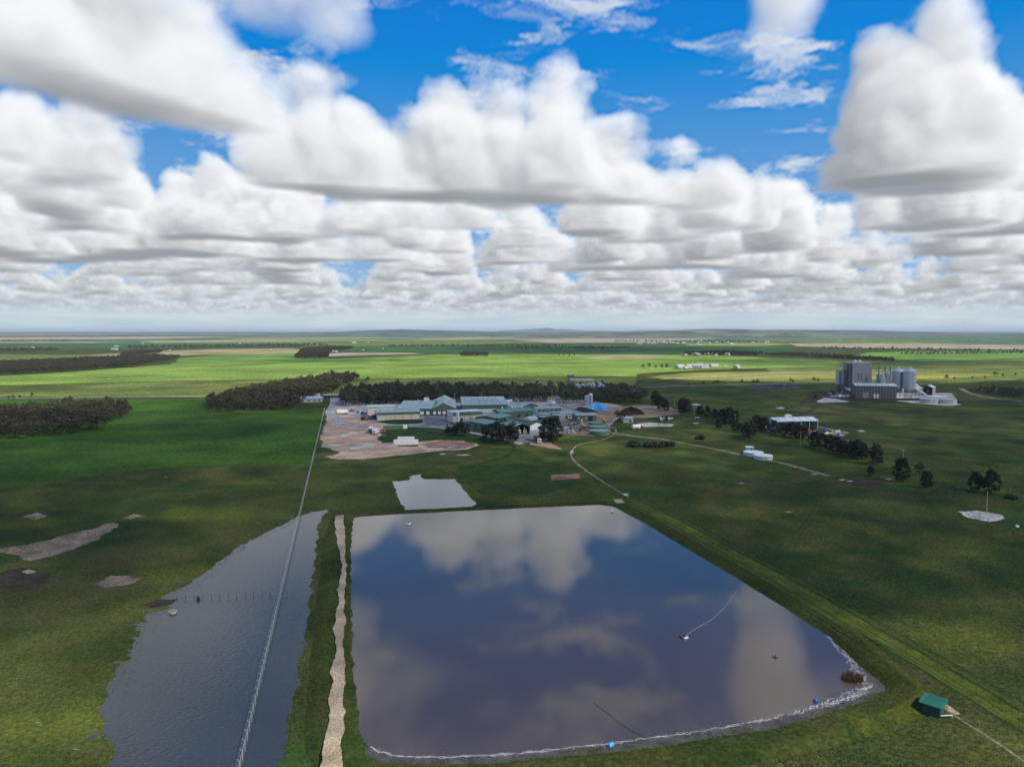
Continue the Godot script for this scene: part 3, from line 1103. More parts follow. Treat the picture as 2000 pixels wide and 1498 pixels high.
func build_materials() -> void:
	n_ground.noise_type = FastNoiseLite.TYPE_SIMPLEX_SMOOTH
	n_ground.frequency = 0.011
	n_ground.fractal_octaves = 4
	n_ground.seed = 3
	n_fine.noise_type = FastNoiseLite.TYPE_SIMPLEX_SMOOTH
	n_fine.frequency = 0.05
	n_fine.fractal_octaves = 3
	n_fine.seed = 9
	M.t_fine = noise_tex(0.021, 5, 0.12, 1.0, 512, FastNoiseLite.TYPE_SIMPLEX_SMOOTH, 6, 0.75)
	M.t_macro = noise_tex(0.010, 6, 0.40, 1.0, 512, FastNoiseLite.TYPE_SIMPLEX_SMOOTH, 5, 0.55)
	M.t_worn = noise_tex(0.02, 7, 0.72, 1.0, 256, FastNoiseLite.TYPE_SIMPLEX_SMOOTH, 5, 0.65)
	M.pasture = soil(0.31, 0.31, 0.31, 15.0, 210.0)     # vertex colours carry the sward
	M.crop = soil(0.044, 0.098, 0.012, 30.0, 300.0, Vector3(3.0, 1.0, 0.35))
	M.crop_bright = soil(0.185, 0.275, 0.05, 60.0, 900.0, Vector3(1.0, 1.0, 1.0))
	M.crop_mid = soil(0.13, 0.235, 0.045, 60.0, 900.0)
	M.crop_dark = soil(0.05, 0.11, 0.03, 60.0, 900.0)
	M.straw = soil(0.30, 0.27, 0.13, 70.0, 1000.0)
	M.yellow = soil(0.26, 0.26, 0.055, 50.0, 700.0)
	M.olive = soil(0.135, 0.165, 0.04, 50.0, 500.0)
	M.tan = soil(0.34, 0.28, 0.19, 70.0, 1000.0)
	M.far_green = soil(0.07, 0.14, 0.06, 90.0, 1600.0)
	M.far_scrub = soil(0.045, 0.06, 0.035, 90.0, 1600.0)
	M.pink_dirt = soil(0.46, 0.315, 0.215, 11.0, 90.0)
	M.red_dirt = soil(0.27, 0.15, 0.11, 9.0, 60.0)
	M.sand = soil(0.38, 0.295, 0.195, 6.0, 60.0)
	M.bare = soil(0.27, 0.195, 0.13, 7.0, 60.0)
	M.mud = soil(0.055, 0.042, 0.03, 6.0, 40.0)
	M.track = soil(0.22, 0.195, 0.14, 8.0, 60.0)
	M.track_green = soil(0.05, 0.068, 0.016, 6.0, 50.0)
	M.white_clay = soil(0.42, 0.40, 0.36, 8.0, 60.0)
	M.asphalt = soil(0.17, 0.17, 0.185, 12.0, 70.0)
	M.concrete = soil(0.30, 0.29, 0.28, 10.0, 60.0)
	M.bank_grass = soil(0.098, 0.115, 0.018, 5.0, 45.0)
	M.bank_dark = soil(0.026, 0.05, 0.012, 6.0, 60.0)
	M.manure = soil(0.03, 0.024, 0.018, 5.0, 40.0)
	M.silt = soil(0.075, 0.07, 0.072, 4.0, 30.0)
	M.wet = soil(0.03, 0.06, 0.015, 5.0, 30.0)
	M.foam = plain(lin(0.40, 0.39, 0.39), 0.8)
	# water
	var w := plain(lin(0.078, 0.056, 0.042), 0.004)
	w.metallic_specular = 0.52
	w.normal_enabled = true
	w.normal_texture = normal_tex(0.03, 31, 3.0)
	w.normal_scale = 0.022
	w.uv1_triplanar = true
	w.uv1_world_triplanar = true
	w.uv1_scale = Vector3(1.0 / 8.0, 1.0, 1.0 / 4.0)
	M.pond = w
	var fl: StandardMaterial3D = w.duplicate()
	fl.albedo_color = lin(0.032, 0.040, 0.045)
	fl.metallic_specular = 0.36
	fl.roughness = 0.05
	fl.normal_scale = 0.26
	fl.uv1_scale = Vector3(1.0 / 22.0, 1.0, 1.0 / 12.0)
	M.flood = fl
	var sp: StandardMaterial3D = fl.duplicate()
	sp.albedo_color = lin(0.15, 0.17, 0.155)
	sp.normal_scale = 0.12
	M.milky_water = sp
	# built things
	M.bark = plain(lin(0.085, 0.07, 0.055), 0.95)
	M.leaf = plain(Color.WHITE, 0.75)
	M.leaf.backlight_enabled = true
	M.leaf.backlight = Color(0.3, 0.3, 0.3)
	M.grass = plain(Color.WHITE, 0.8)
	M.cloud = plain(Color(0.95, 0.95, 0.96, 0.18), 1.0)      # drops of water: part of the light passes
	M.cloud.transparency = BaseMaterial3D.TRANSPARENCY_ALPHA
	M.white = worn(lin(0.74, 0.74, 0.73), 0.5)
	M.light_grey = worn(lin(0.45, 0.46, 0.46), 0.6)
	M.cream = worn(lin(0.60, 0.55, 0.43), 0.75)
	M.sheet_green = worn(lin(0.085, 0.145, 0.10), 0.6)
	M.roof_pale = worn(lin(0.31, 0.40, 0.36), 0.5, 0.0, 14.0)
	M.roof_green = worn(lin(0.15, 0.27, 0.185), 0.5, 0.0, 14.0)
	M.roof_seam = worn(lin(0.16, 0.21, 0.19), 0.6)
	M.roof_teal = worn(lin(0.014, 0.115, 0.08), 0.6)
	M.shed_teal = worn(lin(0.008, 0.055, 0.042), 0.6)
	M.roof_brown = worn(lin(0.075, 0.07, 0.045), 0.8)
	M.roof_white = worn(lin(0.60, 0.62, 0.62), 0.45)
	M.mill_grey = worn(lin(0.24, 0.24, 0.265), 0.6, 0.0, 16.0)
	M.mill_dark = worn(lin(0.085, 0.085, 0.098), 0.65, 0.0, 16.0)
	M.zinc = worn(lin(0.44, 0.48, 0.52), 0.38, 0.5, 7.0)
	M.tank_grey = worn(lin(0.40, 0.40, 0.38), 0.8)
	M.steel = worn(lin(0.22, 0.23, 0.24), 0.5, 0.5)
	M.dark_metal = worn(lin(0.03, 0.03, 0.033), 0.6)
	M.opening_shade = worn(lin(0.02, 0.02, 0.02), 0.9)
	M.dark_glass = plain(lin(0.02, 0.025, 0.03), 0.1)
	M.tyre = plain(lin(0.02, 0.02, 0.02), 0.9)
	M.pole = worn(lin(0.33, 0.31, 0.27), 0.9)
	M.blue_tarp = worn(lin(0.06, 0.33, 0.66), 0.5, 0.0, 4.0)
	M.blue = worn(lin(0.02, 0.09, 0.32), 0.5)
	M.red = worn(lin(0.42, 0.06, 0.05), 0.5)
	M.orange = worn(lin(0.65, 0.27, 0.03), 0.5)
	M.pale_blue = worn(lin(0.36, 0.47, 0.55), 0.6)
	M.fence = worn(lin(0.42, 0.44, 0.45), 0.45, 0.3)
	M.car_wheel = wheel_mesh(0.33, 0.24)
	M.truck_wheel = wheel_mesh(0.5, 0.5)
	var rb := MB.new()
	rb.x = Transform3D(Basis(Vector3(0, 0, 1), PI / 2))
	rb.lathe(Vector3.ZERO, [Vector2(0.01, -0.27), Vector2(0.26, -0.26), Vector2(0.26, 0.26), Vector2(0.01, 0.27)], 10)
	M.truck_rim = rb.mesh(M.steel)
	var link := plain(Color(0.62, 0.64, 0.66, 0.12), 0.6)
	link.transparency = BaseMaterial3D.TRANSPARENCY_ALPHA
	M.chain_link = link

func build_ground() -> void:
	var b := MB.new()
	grid_cells(b, -400, 400, -725, 50, 2.5, 1, 0, 1, 0)
	grid_cells(b, -3600, 3600, -3600, 600, 25.0, -400, 400, -725, 50)
	grid_cells(b, -66000, 66000, -66000, 3000, 600.0, -3600, 3600, -3600, 600)
	solo("ground", b.mesh(M.pasture), "", "", "", "structure")
	# fields, far to near; each lies a little above the one below; the farthest carry cloud shade in their colours
	var fields := [
		[M.far_green, [-900, 672, -900, 655, 0, 655, 1000, 653, 2000, 656, 2900, 658, 2900, 675, 2000, 674, 1000, 671, 0, 672]],
		[M.tan, [-200, 661, 0, 659, 330, 657, 460, 658, 300, 662, 0, 664]],
		[M.far_scrub, [-600, 658.5, -600, 655, 150, 654.5, 420, 656, 200, 657.5]],
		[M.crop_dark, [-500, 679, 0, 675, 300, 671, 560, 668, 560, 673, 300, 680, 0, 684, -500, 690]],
		[M.straw, [270, 666, 520, 663, 760, 663, 600, 668, 300, 670]],
		[M.straw, [160, 694, 300, 686, 420, 682, 600, 680, 590, 691, 400, 693, 300, 697]],
		[M.olive, [-500, 712, -500, 692, 0, 692, 160, 693, 300, 697, 200, 704, 0, 712]],
		[M.crop_mid, [350, 700, 420, 693, 575, 691, 640, 690, 640, 700, 560, 707, 330, 713]],
		[M.straw, [-700, 655.5, -100, 654.3, 260, 654.4, 120, 655.6, -300, 656.6]],
		[M.straw, [420, 660.5, 640, 659, 860, 659.5, 700, 661.5, 480, 662.3]],
		[M.crop_mid, [560, 664.5, 760, 664, 940, 665.5, 760, 667.5, 600, 667]],
		[M.tan, [-300, 668, 0, 667.4, 240, 667.8, 180, 669.6, -200, 670]],
		[M.olive, [1420, 661, 1640, 661.5, 1900, 665, 1800, 668, 1500, 666]],
		[M.crop_mid, [1560, 668, 1760, 668.5, 1950, 670.5, 1800, 671.5, 1600, 670.5]],
		[M.straw, [1760, 677, 2000, 678, 2300, 682, 2200, 684.5, 1900, 680.5]],
		[M.tan, [640, 690, 760, 687, 830, 691, 700, 696, 640, 697]],
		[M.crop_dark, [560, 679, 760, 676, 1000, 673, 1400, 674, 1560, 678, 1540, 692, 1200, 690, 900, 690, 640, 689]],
		[M.olive, [560, 671, 760, 668, 980, 666, 1100, 668, 900, 674, 620, 677]],
		[M.straw, [760, 663.5, 900, 659, 1100, 655, 1250, 654, 1330, 656, 1100, 661, 900, 664]],
		[M.tan, [1000, 664, 1180, 660, 1400, 662, 1300, 668, 1080, 670]],
		[M.yellow, [1330, 672, 1480, 670, 1560, 673, 1480, 676, 1350, 675]],
		[M.tan, [1540, 671, 1800, 671, 2100, 676, 2300, 690, 2000, 683, 1700, 680, 1560, 677]],
		[M.crop_mid, [1700, 688, 2100, 683, 2700, 690, 2700, 706, 2000, 700, 1820, 707, 1650, 699]],
		[M.olive, [1500, 700, 1650, 702, 1820, 708, 2000, 701, 2700, 708, 2700, 760, 2000, 742, 1800, 752, 1500, 745]],
		[M.crop_bright, [-700, 760, -300, 745, 0, 735, 150, 726, 330, 712, 560, 706, 720, 697, 860, 692, 1240, 692, 1400, 694, 1640, 706, 1640, 716, 1400, 722, 1250, 730, 1240, 735, 1000, 737, 850, 739, 700, 740, 540, 742, 300, 745, 100, 751, 0, 754, -700, 775]],
		[M.tan, [1130, 697, 1200, 695.5, 1300, 695.5, 1290, 699.5, 1160, 701]],
		[M.olive, [-700, 795, -700, 775, 0, 755, 100, 752, 300, 746, 540, 743, 700, 741, 850, 740, 1000, 738, 1240, 736, 1250, 742, 1240, 754, 1000, 764, 700, 770, 430, 777, 0, 776]],
		[M.yellow, [1260, 738, 1330, 729, 1480, 726, 1660, 727, 1900, 729, 1960, 733, 1850, 739, 1690, 746, 1560, 748, 1380, 744]],
	]
	var k := 0
	for f in fields:
		k += 1
		var pts := poly(f[1])
		var near := 1e9
		for p in pts:
			near = minf(near, p.length())
		solo("field", sheet_mesh(ragged(pts, 40.0, 6.0, 0.25), 0.05 + near * 0.00006 + k * 0.012, f[0]), "", "", "", "structure")
	sheet("crop_field", CROP, 0.06, M.crop, 3.0, 3.0, 0.6)
	# bits of the middle distance
	sheet("paddock", [880, 925, 900, 912, 1020, 905, 1130, 920, 1140, 942, 1060, 966, 940, 965], 0.02, M.bank_dark, 2.0, 1.2)
	sheet("dirt_patch", [1075, 928, 1128, 925, 1137, 934, 1078, 939], 0.05, M.red_dirt, 0.8, 0.7, 2.0)
	sheet("factory_yard", [640, 800, 662, 776, 720, 788, 930, 775, 1060, 770, 1120, 778, 1200, 790, 1250, 800, 1210, 815, 1170, 850, 1120, 842, 1070, 850, 1010, 850, 940, 842, 830, 832, 760, 831, 700, 817, 668, 806], 0.03, M.concrete, 3.0, 1.0)
	sheet("work_yard", [1100, 810, 1140, 806, 1190, 796, 1260, 790, 1310, 797, 1330, 808, 1260, 817, 1200, 815, 1190, 828, 1195, 845, 1160, 852, 1100, 848, 1085, 828], 0.042, M.bare, 2.5, 1.6)
	sheet("dirt_yard", YARD, 0.05, M.pink_dirt, 1.6, 1.6, 1.4)
	sheet("churned_dirt", [820, 868, 860, 861, 905, 862, 930, 869, 910, 876, 850, 880], 0.062, M.red_dirt, 1.2, 1.2, 2.0)
	sheet("lawn", [728, 824, 760, 820, 822, 819, 830, 822, 826, 826, 790, 829, 770, 829], 0.058, M.bank_dark, 1.5, 0.6)
	sheet("lawn", [735, 856, 752, 842, 790, 836, 850, 835, 930, 843, 990, 855, 1000, 872, 930, 867, 905, 860, 850, 859, 790, 863, 748, 864], 0.054, M.bank_dark, 1.6, 1.0)
	sheet("lawn", [910, 826, 940, 822, 965, 838, 985, 856, 930, 846], 0.056, M.bank_dark, 1.5, 0.5)
	ribbon("road", [652, 770, 653, 788, 645, 806, 662, 822, 710, 832, 760, 833, 800, 831, 850, 826], 9.0, 0.07, M.concrete, 0.05)
	ribbon("road", [800, 833, 860, 836, 920, 845, 980, 857, 1020, 868], 5.0, 0.068, M.concrete, 0.1)
	sheet("apron", [825, 824, 830, 812, 886, 811, 886, 826, 856, 832, 832, 831], 0.075, M.asphalt, 4.0, 0.2)
	sheet("apron", [1010, 850, 1042, 849, 1042, 864, 1008, 865], 0.075, M.asphalt, 4.0, 0.0)
	sheet("gravel_apron", [1040, 862, 1070, 858, 1098, 878, 1075, 876, 1030, 868], 0.072, M.bare, 1.5, 1.2)
	ribbon("road", [-400, 782, 0, 779, 200, 777, 420, 774], 6.0, 0.55, M.concrete, 0.1, 20.0)
	ribbon("dirt_track", [-60, 802, 40, 797, 110, 787, 145, 779], 6.0, 0.5, M.track, 0.2, 10.0)
	ribbon("road", [1240, 757, 1330, 755, 1500, 751, 1640, 748], 5.0, 0.7, M.concrete, 0.1, 20.0)
	ribbon("runway", [1290, 741, 1380, 737, 1500, 730, 1660, 725, 1800, 722], 9.0, 0.75, M.white_clay, 0.1, 25.0)
	ribbon("runway", [1430, 741, 1560, 735, 1700, 730, 1830, 727], 8.0, 0.76, M.white_clay, 0.15, 25.0)
	ribbon("dirt_track", [1196, 845, 1230, 851, 1290, 858, 1370, 872, 1450, 888, 1530, 905, 1580, 919, 1620, 930], 3.2, 0.05, M.track, 0.3)
	ribbon("dirt_track", [1160, 795, 1185, 800, 1230, 803, 1290, 806, 1330, 800], 5.0, 0.06, M.bare, 0.3)
	ribbon("dirt_track", [1080, 786, 1110, 796, 1150, 806, 1200, 812], 7.0, 0.07, M.bare, 0.2)
	ribbon("dirt_track", [1180, 830, 1200, 838, 1195, 850, 1170, 860, 1130, 868, 1114, 880, 1113, 890, 1120, 902, 1140, 918, 1180, 945, 1225, 972], 1.0, 0.05, M.track, 0.5, 3.0, -0.9)
	ribbon("dirt_track", [1195, 850, 1170, 860, 1130, 868, 1114, 880, 1113, 890, 1120, 902, 1140, 918, 1180, 945, 1225, 972], 0.8, 0.05, M.track_green, 0.5, 3.0, 0.9)
	ribbon("dirt_track", [1878, 758, 1890, 766, 1925, 775, 2000, 784, 2150, 800], 6.0, 0.1, M.track, 0.2, 8.0)
	ribbon("dirt_track", [1600, 790, 1580, 805, 1545, 815, 1530, 822], 5.0, 0.06, M.mud, 0.4)
	ribbon("dirt_track", [1590, 832, 1620, 838, 1650, 845, 1600, 850], 6.0, 0.06, M.track, 0.3)
	ribbon("field_edge", [1500, 798, 1700, 808, 2000, 812, 2300, 818], 1.2, 0.05, M.track, 0.4, 6.0)
	ribbon("field_edge", [1350, 795, 1445, 800], 1.0, 0.05, M.track, 0.4)
	ribbon("drain", [1000, 862, 1004, 878, 985, 893, 940, 905, 880, 915, 800, 922], 3.0, 0.045, M.bank_dark, 0.5)
	sheet("mill_pad", [1560, 790, 1600, 768, 1640, 762, 1850, 764, 1885, 790, 1840, 792, 1700, 783, 1600, 787], 0.06, M.mud, 3.0, 2.0)
	sheet("clay_bank", [1580, 783, 1600, 776, 1640, 780, 1660, 785, 1610, 787], 0.08, M.white_clay, 2.0, 2.0)
	sheet("clay_bank", [1750, 783, 1800, 783, 1880, 790, 1860, 793, 1800, 789], 0.09, M.white_clay, 2.0, 1.5)
	sheet("mill_apron", [1620, 775, 1640, 766, 1860, 768, 1868, 778, 1760, 778, 1690, 776], 0.075, M.concrete, 3.0, 0.5)
	# bare ground in the paddock beside the flood
	sheet("bare_patch", [-20, 1076, 60, 1062, 130, 1046, 222, 1020, 230, 1028, 185, 1054, 125, 1080, 60, 1096, 30, 1085], 0.03, M.bare, 0.9, 1.3, 2.2)
	sheet("bare_patch", [-40, 1125, 40, 1110, 100, 1120, 70, 1150, -30, 1155], 0.03, M.mud, 0.9, 1.4, 2.0)
	sheet("bare_patch", [40, 1010, 70, 1001, 92, 1008, 70, 1015], 0.03, M.bare, 0.7, 0.6, 3.0)
	sheet("bare_patch", [236, 1012, 262, 1004, 280, 1008, 255, 1014], 0.03, M.bare, 0.7, 0.6, 3.0)
	sheet("bare_patch", [183, 1140, 220, 1124, 272, 1130, 250, 1143, 205, 1148], 0.03, M.bare, 0.7, 0.9, 3.0)
	sheet("bare_patch", [40, 1117, 55, 1112, 68, 1117, 55, 1121], 0.045, M.sand, 0.5, 0.3, 3.0)
	sheet("mud_bar", [278, 1182, 305, 1172, 352, 1170, 330, 1182, 296, 1188], 0.06, M.mud, 0.6, 0.5, 3.0)
	sheet("dirt_patch", [1630, 935, 1680, 934, 1730, 940, 1720, 950, 1660, 946], 0.04, M.mud, 1.2, 1.0, 2.0)
	sheet("clay_patch", [1872, 999, 1910, 998, 1955, 1005, 1965, 1013, 1935, 1020, 1890, 1011], 0.04, M.white_clay, 0.7, 0.6, 2.4)
	sheet("clay_patch", [1196, 975, 1215, 975, 1222, 984, 1210, 990, 1204, 984], 0.05, M.sand, 0.7, 0.5, 3.0)
	for q in [[1646, 937, 9, 1.2], [1590, 926, 8, 1.0], [1736, 936, 10, 1.5], [1662, 940, 7, 1.2], [1450, 944, 8, 1.0], [1540, 1000, 9, 0.9], [1640, 850, 12, 2.0], [1683, 842, 9, 2.0], [1525, 797, 10, 2.0], [1360, 790, 12, 2.0], [1170, 1010, 5, 0.6], [322, 932, 5, 0.6], [150, 1462, 10, 0.7], [75, 1410, 9, 0.7]]:
		var px: float = q[0]
		var py: float = q[1]
		var wd: float = q[2]
		sheet("clay_patch", [px - wd, py, px, py - q[3], px + wd, py + q[3] * 0.4, px, py + q[3]], 0.042, M.white_clay, 0.6, 0.35, 3.0)

func build_water() -> void:
	# the settling pond with its banks
	var edge := curved(line3(POND), 2.0)
	var ring := PackedVector2Array()
	for p in edge:
		ring.append(Vector2(p.x, p.z))
	var shore := ragged(poly(POND), 1.2, 0.55, 2.4)
	solo("pond_water", sheet_mesh(shore, 0.05, M.pond), "", "", "", "structure")
	sheet("flood_water", FLOOD, 0.04, M.flood, 0.9, 1.5, 1.8)
	for i in 46:        # pools among the grass at the flood's edge
		var t := rng.randf()
		var c := P(lerpf(300, 205, t) - absf(rng.randfn()) * 14.0, lerpf(1190, 1470, t) + rng.randfn() * 6.0)
		var pts := PackedVector2Array()
		var r := rng.randf_range(0.3, 1.1)
		for k in 9:
			var a := TAU * k / 9.0
			pts.append(Vector2(c.x + cos(a) * r * 1.6 * rng.randf_range(0.6, 1.2), c.z + sin(a) * r * rng.randf_range(0.6, 1.2)))
		solo("puddle", sheet_mesh(pts, 0.036, M.flood), "", "", "", "structure")
	sheet("small_pond_water", SMALL_POND, 0.05, M.milky_water, 1.0, 0.7, 2.2)
	sheet("lagoon_water", [1245, 828, 1268, 825, 1318, 829, 1312, 833, 1258, 834], 0.06, M.milky_water, 1.5, 0.8)
	for q in [[720, 869, 16, 3], [690, 846, 12, 2.5], [672, 852, 9, 2.5], [655, 870, 14, 3], [745, 850, 10, 2], [770, 871, 18, 2], [850, 877, 34, 2], [888, 874, 16, 2], [694, 876, 15, 3], [905, 889, 16, 1.6], [865, 887, 8, 1.5], [1117, 884, 4, 4], [1222, 966, 7, 3], [1540, 812, 9, 4], [668, 826, 10, 1.5]]:
		var px: float = q[0]
		var py: float = q[1]
		var w: float = q[2]
		var h: float = q[3]
		sheet("puddle", [px - w, py + h * 0.1, px - w * 0.4, py - h * 0.8, px + w * 0.5, py - h * 0.6, px + w, py, px + w * 0.3, py + h * 0.8, px - w * 0.5, py + h * 0.7], 0.082, M.milky_water, 0.8, 0.5, 3.0)
	# banks round the pond: from the water's edge out, a slope, a flat top and the fall to the paddock
	var n := poly(POND)
	var mid := Vector2.ZERO
	for p in n:
		mid += p / n.size()
	var loop := ragged(n, 3.0, 0.3, 1.2)
	var prof := [[-0.3, 0.0], [0.5, 0.30], [1.6, 0.9], [2.4, 1.05], [5.2, 1.1], [6.4, 0.8], [8.4, 0.0]]
	var outs := []
	var k := loop.size()
	for i in k:
		var d := loop[(i + 2) % k] - loop[(i - 2 + k) % k]
		var o := Vector2(d.y, -d.x).normalized()
		if o.dot(loop[i] - mid) < 0.0:
			o = -o
		outs.append(o)
	for pass_ in 4:
		var soft := []
		for i in k:
			soft.append(((outs[(i - 1 + k) % k] as Vector2) + outs[i] * 2.0 + outs[(i + 1) % k]).normalized())
		outs = soft
	var bank := MB.new()
	for i in k:
		var j := (i + 1) % k
		for s in prof.size() - 1:
			var q := []
			for c in [[i, s], [j, s], [j, s + 1], [i, s + 1]]:
				var o2: Vector2 = outs[c[0]]
				var shrink := 0.42 if o2.y < -0.6 else 1.0       # the far bank is a narrow one
				var hgt := 0.6 if o2.y < -0.6 else 1.0
				var beach := 1.7 * smoothstep(0.0, 0.5, o2.y)       # silt shelf on the lee shore
				var p2: Vector2 = loop[c[0]] + o2 * (prof[c[1]][0] * shrink + beach)
				q.append(Vector3(p2.x, prof[c[1]][1] * hgt * (1.0 + 0.08 * n_fine.get_noise_2d(p2.x * 8.0, p2.y * 8.0)), p2.y))
			var up: Vector3 = (q[1] - q[0]).cross(q[2] - q[0])
			if up.y < 0.0:
				q.reverse()
			var z := (q[0] as Vector3)
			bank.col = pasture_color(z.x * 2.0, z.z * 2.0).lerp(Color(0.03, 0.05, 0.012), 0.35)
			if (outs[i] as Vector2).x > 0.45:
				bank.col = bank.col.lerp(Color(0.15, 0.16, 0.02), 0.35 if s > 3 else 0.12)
			if s > 0:
				bank_faces.append([q[0], q[1], q[2], q[3], bank.col])
			bank.col *= SWARD
			bank.quad(q[0], q[1], q[2], q[3])
	solo("embankment", bank.mesh(M.pasture), "", "", "", "structure")
	# dirt track on the bank between flood and pond
	var strip := PackedVector2Array()
	for i in range(0, DIRT_STRIP.size(), 2):
		var p := P(DIRT_STRIP[i], DIRT_STRIP[i + 1], 1.3)
		strip.append(Vector2(p.x, p.z))
	no_grass.append(strip)
	strip_area = strip
	solo("dirt_track", sheet_mesh(ragged(strip, 0.5, 0.40, 1.7), 1.42, M.sand), "", "", "", "structure")
	# wheel tracks and mown strips beside the pond's long bank
	var side := [1196, 988, 1260, 1022, 1350, 1076, 1440, 1129, 1540, 1191, 1620, 1243, 1680, 1281, 1760, 1333, 1840, 1386, 1920, 1440, 2010, 1500, 2100, 1560]
	ribbon("mown_strip", side, 5.6, 0.025, M.bank_grass, 0.12, 2.0, -11.4)
	for q in [[-8.4, 0.9, 0.03, M.bank_dark], [-9.6, 0.45, 0.034, M.track_green], [-11.2, 0.45, 0.034, M.track_green], [-14.4, 0.8, 0.03, M.bank_dark], [-15.6, 0.4, 0.034, M.bank_grass], [-17.5, 0.6, 0.03, M.bank_dark]]:
		ribbon("wheel_track", side, q[1], q[2], q[3], 0.6, 2.0, q[0])
	var sp := curved(line3(side), 3.0)
	var inner := PackedVector2Array()
	var outer := PackedVector2Array()
	for i in sp.size():
		var d := sp[mini(i + 1, sp.size() - 1)] - sp[maxi(i - 1, 0)]
		var sd := Vector3(-d.z, 0, d.x).normalized()
		inner.append(Vector2(sp[i].x - sd.x * 9.2, sp[i].z - sd.z * 9.2))
		outer.append(Vector2(sp[i].x - sd.x * 11.7, sp[i].z - sd.z * 11.7))
	outer.reverse()
	no_grass.append(inner + outer)
	var top := side.slice(0, 14)
	for q in [[-2.9, 0.5], [-4.4, 0.5]]:
		ribbon("wheel_track", top, q[1], 1.21, M.track_green, 0.5, 2.0, q[0])
	for q in [[1560, 1040, 1590, 1020, 1640, 1018, 1680, 1034, 1690, 1060, 1660, 1078, 1610, 1076, 1575, 1060], [1580, 1085, 1630, 1100, 1690, 1102, 1750, 1086], [1560, 1100, 1620, 1118, 1690, 1124, 1760, 1108]]:
		for sft in [-0.9, 0.9]:
			ribbon("wheel_track", q, 0.5, 0.02, M.bank_dark, 0.6, 1.5, sft)
	ribbon("dirt_track", [1700, 1290, 1760, 1326, 1815, 1362, 1860, 1394, 1930, 1440, 2040, 1512], 0.6, 0.05, M.track, 0.5, 1.5)
	ribbon("dirt_track", [1790, 1342, 1830, 1366, 1870, 1396], 1.6, 0.046, M.sand, 0.6, 1.5)
	# silt margin and foam where the wind drives the scum ashore
	var lee := curved(line3([1622, 1243, 1650, 1272, 1668, 1300, 1684, 1325, 1692, 1343, 1662, 1362, 1600, 1382, 1500, 1406, 1400, 1424, 1280, 1442, 1190, 1454, 1080, 1466, 980, 1475, 860, 1480, 770, 1477, 722, 1460]), 0.5)
	solo("silt_margin", ribbon_mesh(lee, 3.6, 0.066, M.silt, 0.3, -1.5), "", "", "", "structure")
	var fm := MB.new()
	for lane in 9:        # wandering lines of scum that break up and join again
		var pts := PackedVector3Array()
		for i in range(0, lee.size()):
			var d := lee[mini(i + 1, lee.size() - 1)] - lee[maxi(i - 1, 0)]
			var sd := Vector3(-d.z, 0, d.x).normalized()
			var near_reeds := 1.0 - smoothstep(0.18, 0.42, float(i) / lee.size())
			pts.append(lee[i] + sd * ((n_fine.get_noise_2d(i * 2.4, lane * 40.0) * 1.6 + n_fine.get_noise_2d(i * 9.0, lane * 71.0) * 0.5) * (0.45 + 1.1 * near_reeds) + 0.1))
		for i in pts.size() - 1:
			var here := n_fine.get_noise_2d(i * 3.1 + 500.0, lane * 53.0) + (0.25 if float(i) / lee.size() < 0.3 else 0.0) - lane * 0.035
			if lane > 0 and here < 0.0:
				continue
			var wd := (0.02 + 0.13 * maxf(0.0, here)) * (1.0 + 0.8 * n_fine.get_noise_2d(i * 30.0, lane * 9.0))
			var d2 := pts[i + 1] - pts[i]
			var s2 := Vector3(-d2.z, 0, d2.x).normalized() * maxf(wd, 0.015)
			var up := Vector3(0, 0.075 + 0.002 * lane, 0)
			fm.quad(pts[i] + up - s2, pts[i] + up + s2, pts[i + 1] + up + s2, pts[i + 1] + up - s2)
	for i in lee.size() * 4:
		var c := lee[rng.randi() % lee.size()] + Vector3(rng.randfn() * 0.6, 0.092, rng.randfn() * 0.6)
		var a0 := rng.randf() * TAU
		var r := rng.randf_range(0.02, 0.07)
		fm.tri(c + Vector3(cos(a0), 0, -sin(a0)) * r * 2.0, c + Vector3(cos(a0 + 2.1), 0, -sin(a0 + 2.1)) * r, c + Vector3(cos(a0 + 4.2), 0, -sin(a0 + 4.2)) * r)
	solo("foam", fm.mesh(M.foam), "white scum and foam washed along the pond's lee shore", "foam", "", "stuff")

func build_clouds() -> void:
	cloud([-900, 1900, 2900, 1900, 2900, 760, 2300, 752, 1900, 747, 1640, 750, 1400, 745, 1250, 743, 1000, 744, 860, 747, 760, 746, 705, 756, 640, 770, 560, 784, 430, 790, 270, 818, 130, 838, 0, 846, -900, 870], 1150.0, 95.0, "broad grey-white cloud shading the ponds and the works")
	cloud([-400, 752, 0, 751, 240, 752, 200, 757, 0, 761, -400, 764], 1500.0, 55.0, "long thin cloud shading the olive paddock by the road")
	cloud([1370, 706, 1500, 703, 1660, 702, 2000, 706, 2300, 708, 2000, 716, 1640, 717, 1450, 712], 1700.0, 110.0, "flat cloud shading the fields behind the feed mill")
	cloud([600, 697, 760, 693, 830, 694, 780, 699, 640, 703], 1700.0, 60.0, "narrow cloud shading a strip of the bright crop")
	cloud([520, 704, 700, 702, 820, 704, 700, 708, 560, 709], 1600.0, 50.0, "small thin cloud beside the narrow one over the crop")
	cloud([880, 680, 1200, 677, 1520, 680, 1500, 688, 1200, 690, 960, 688], 1900.0, 170.0, "wide cloud shading the dark fields before the town")

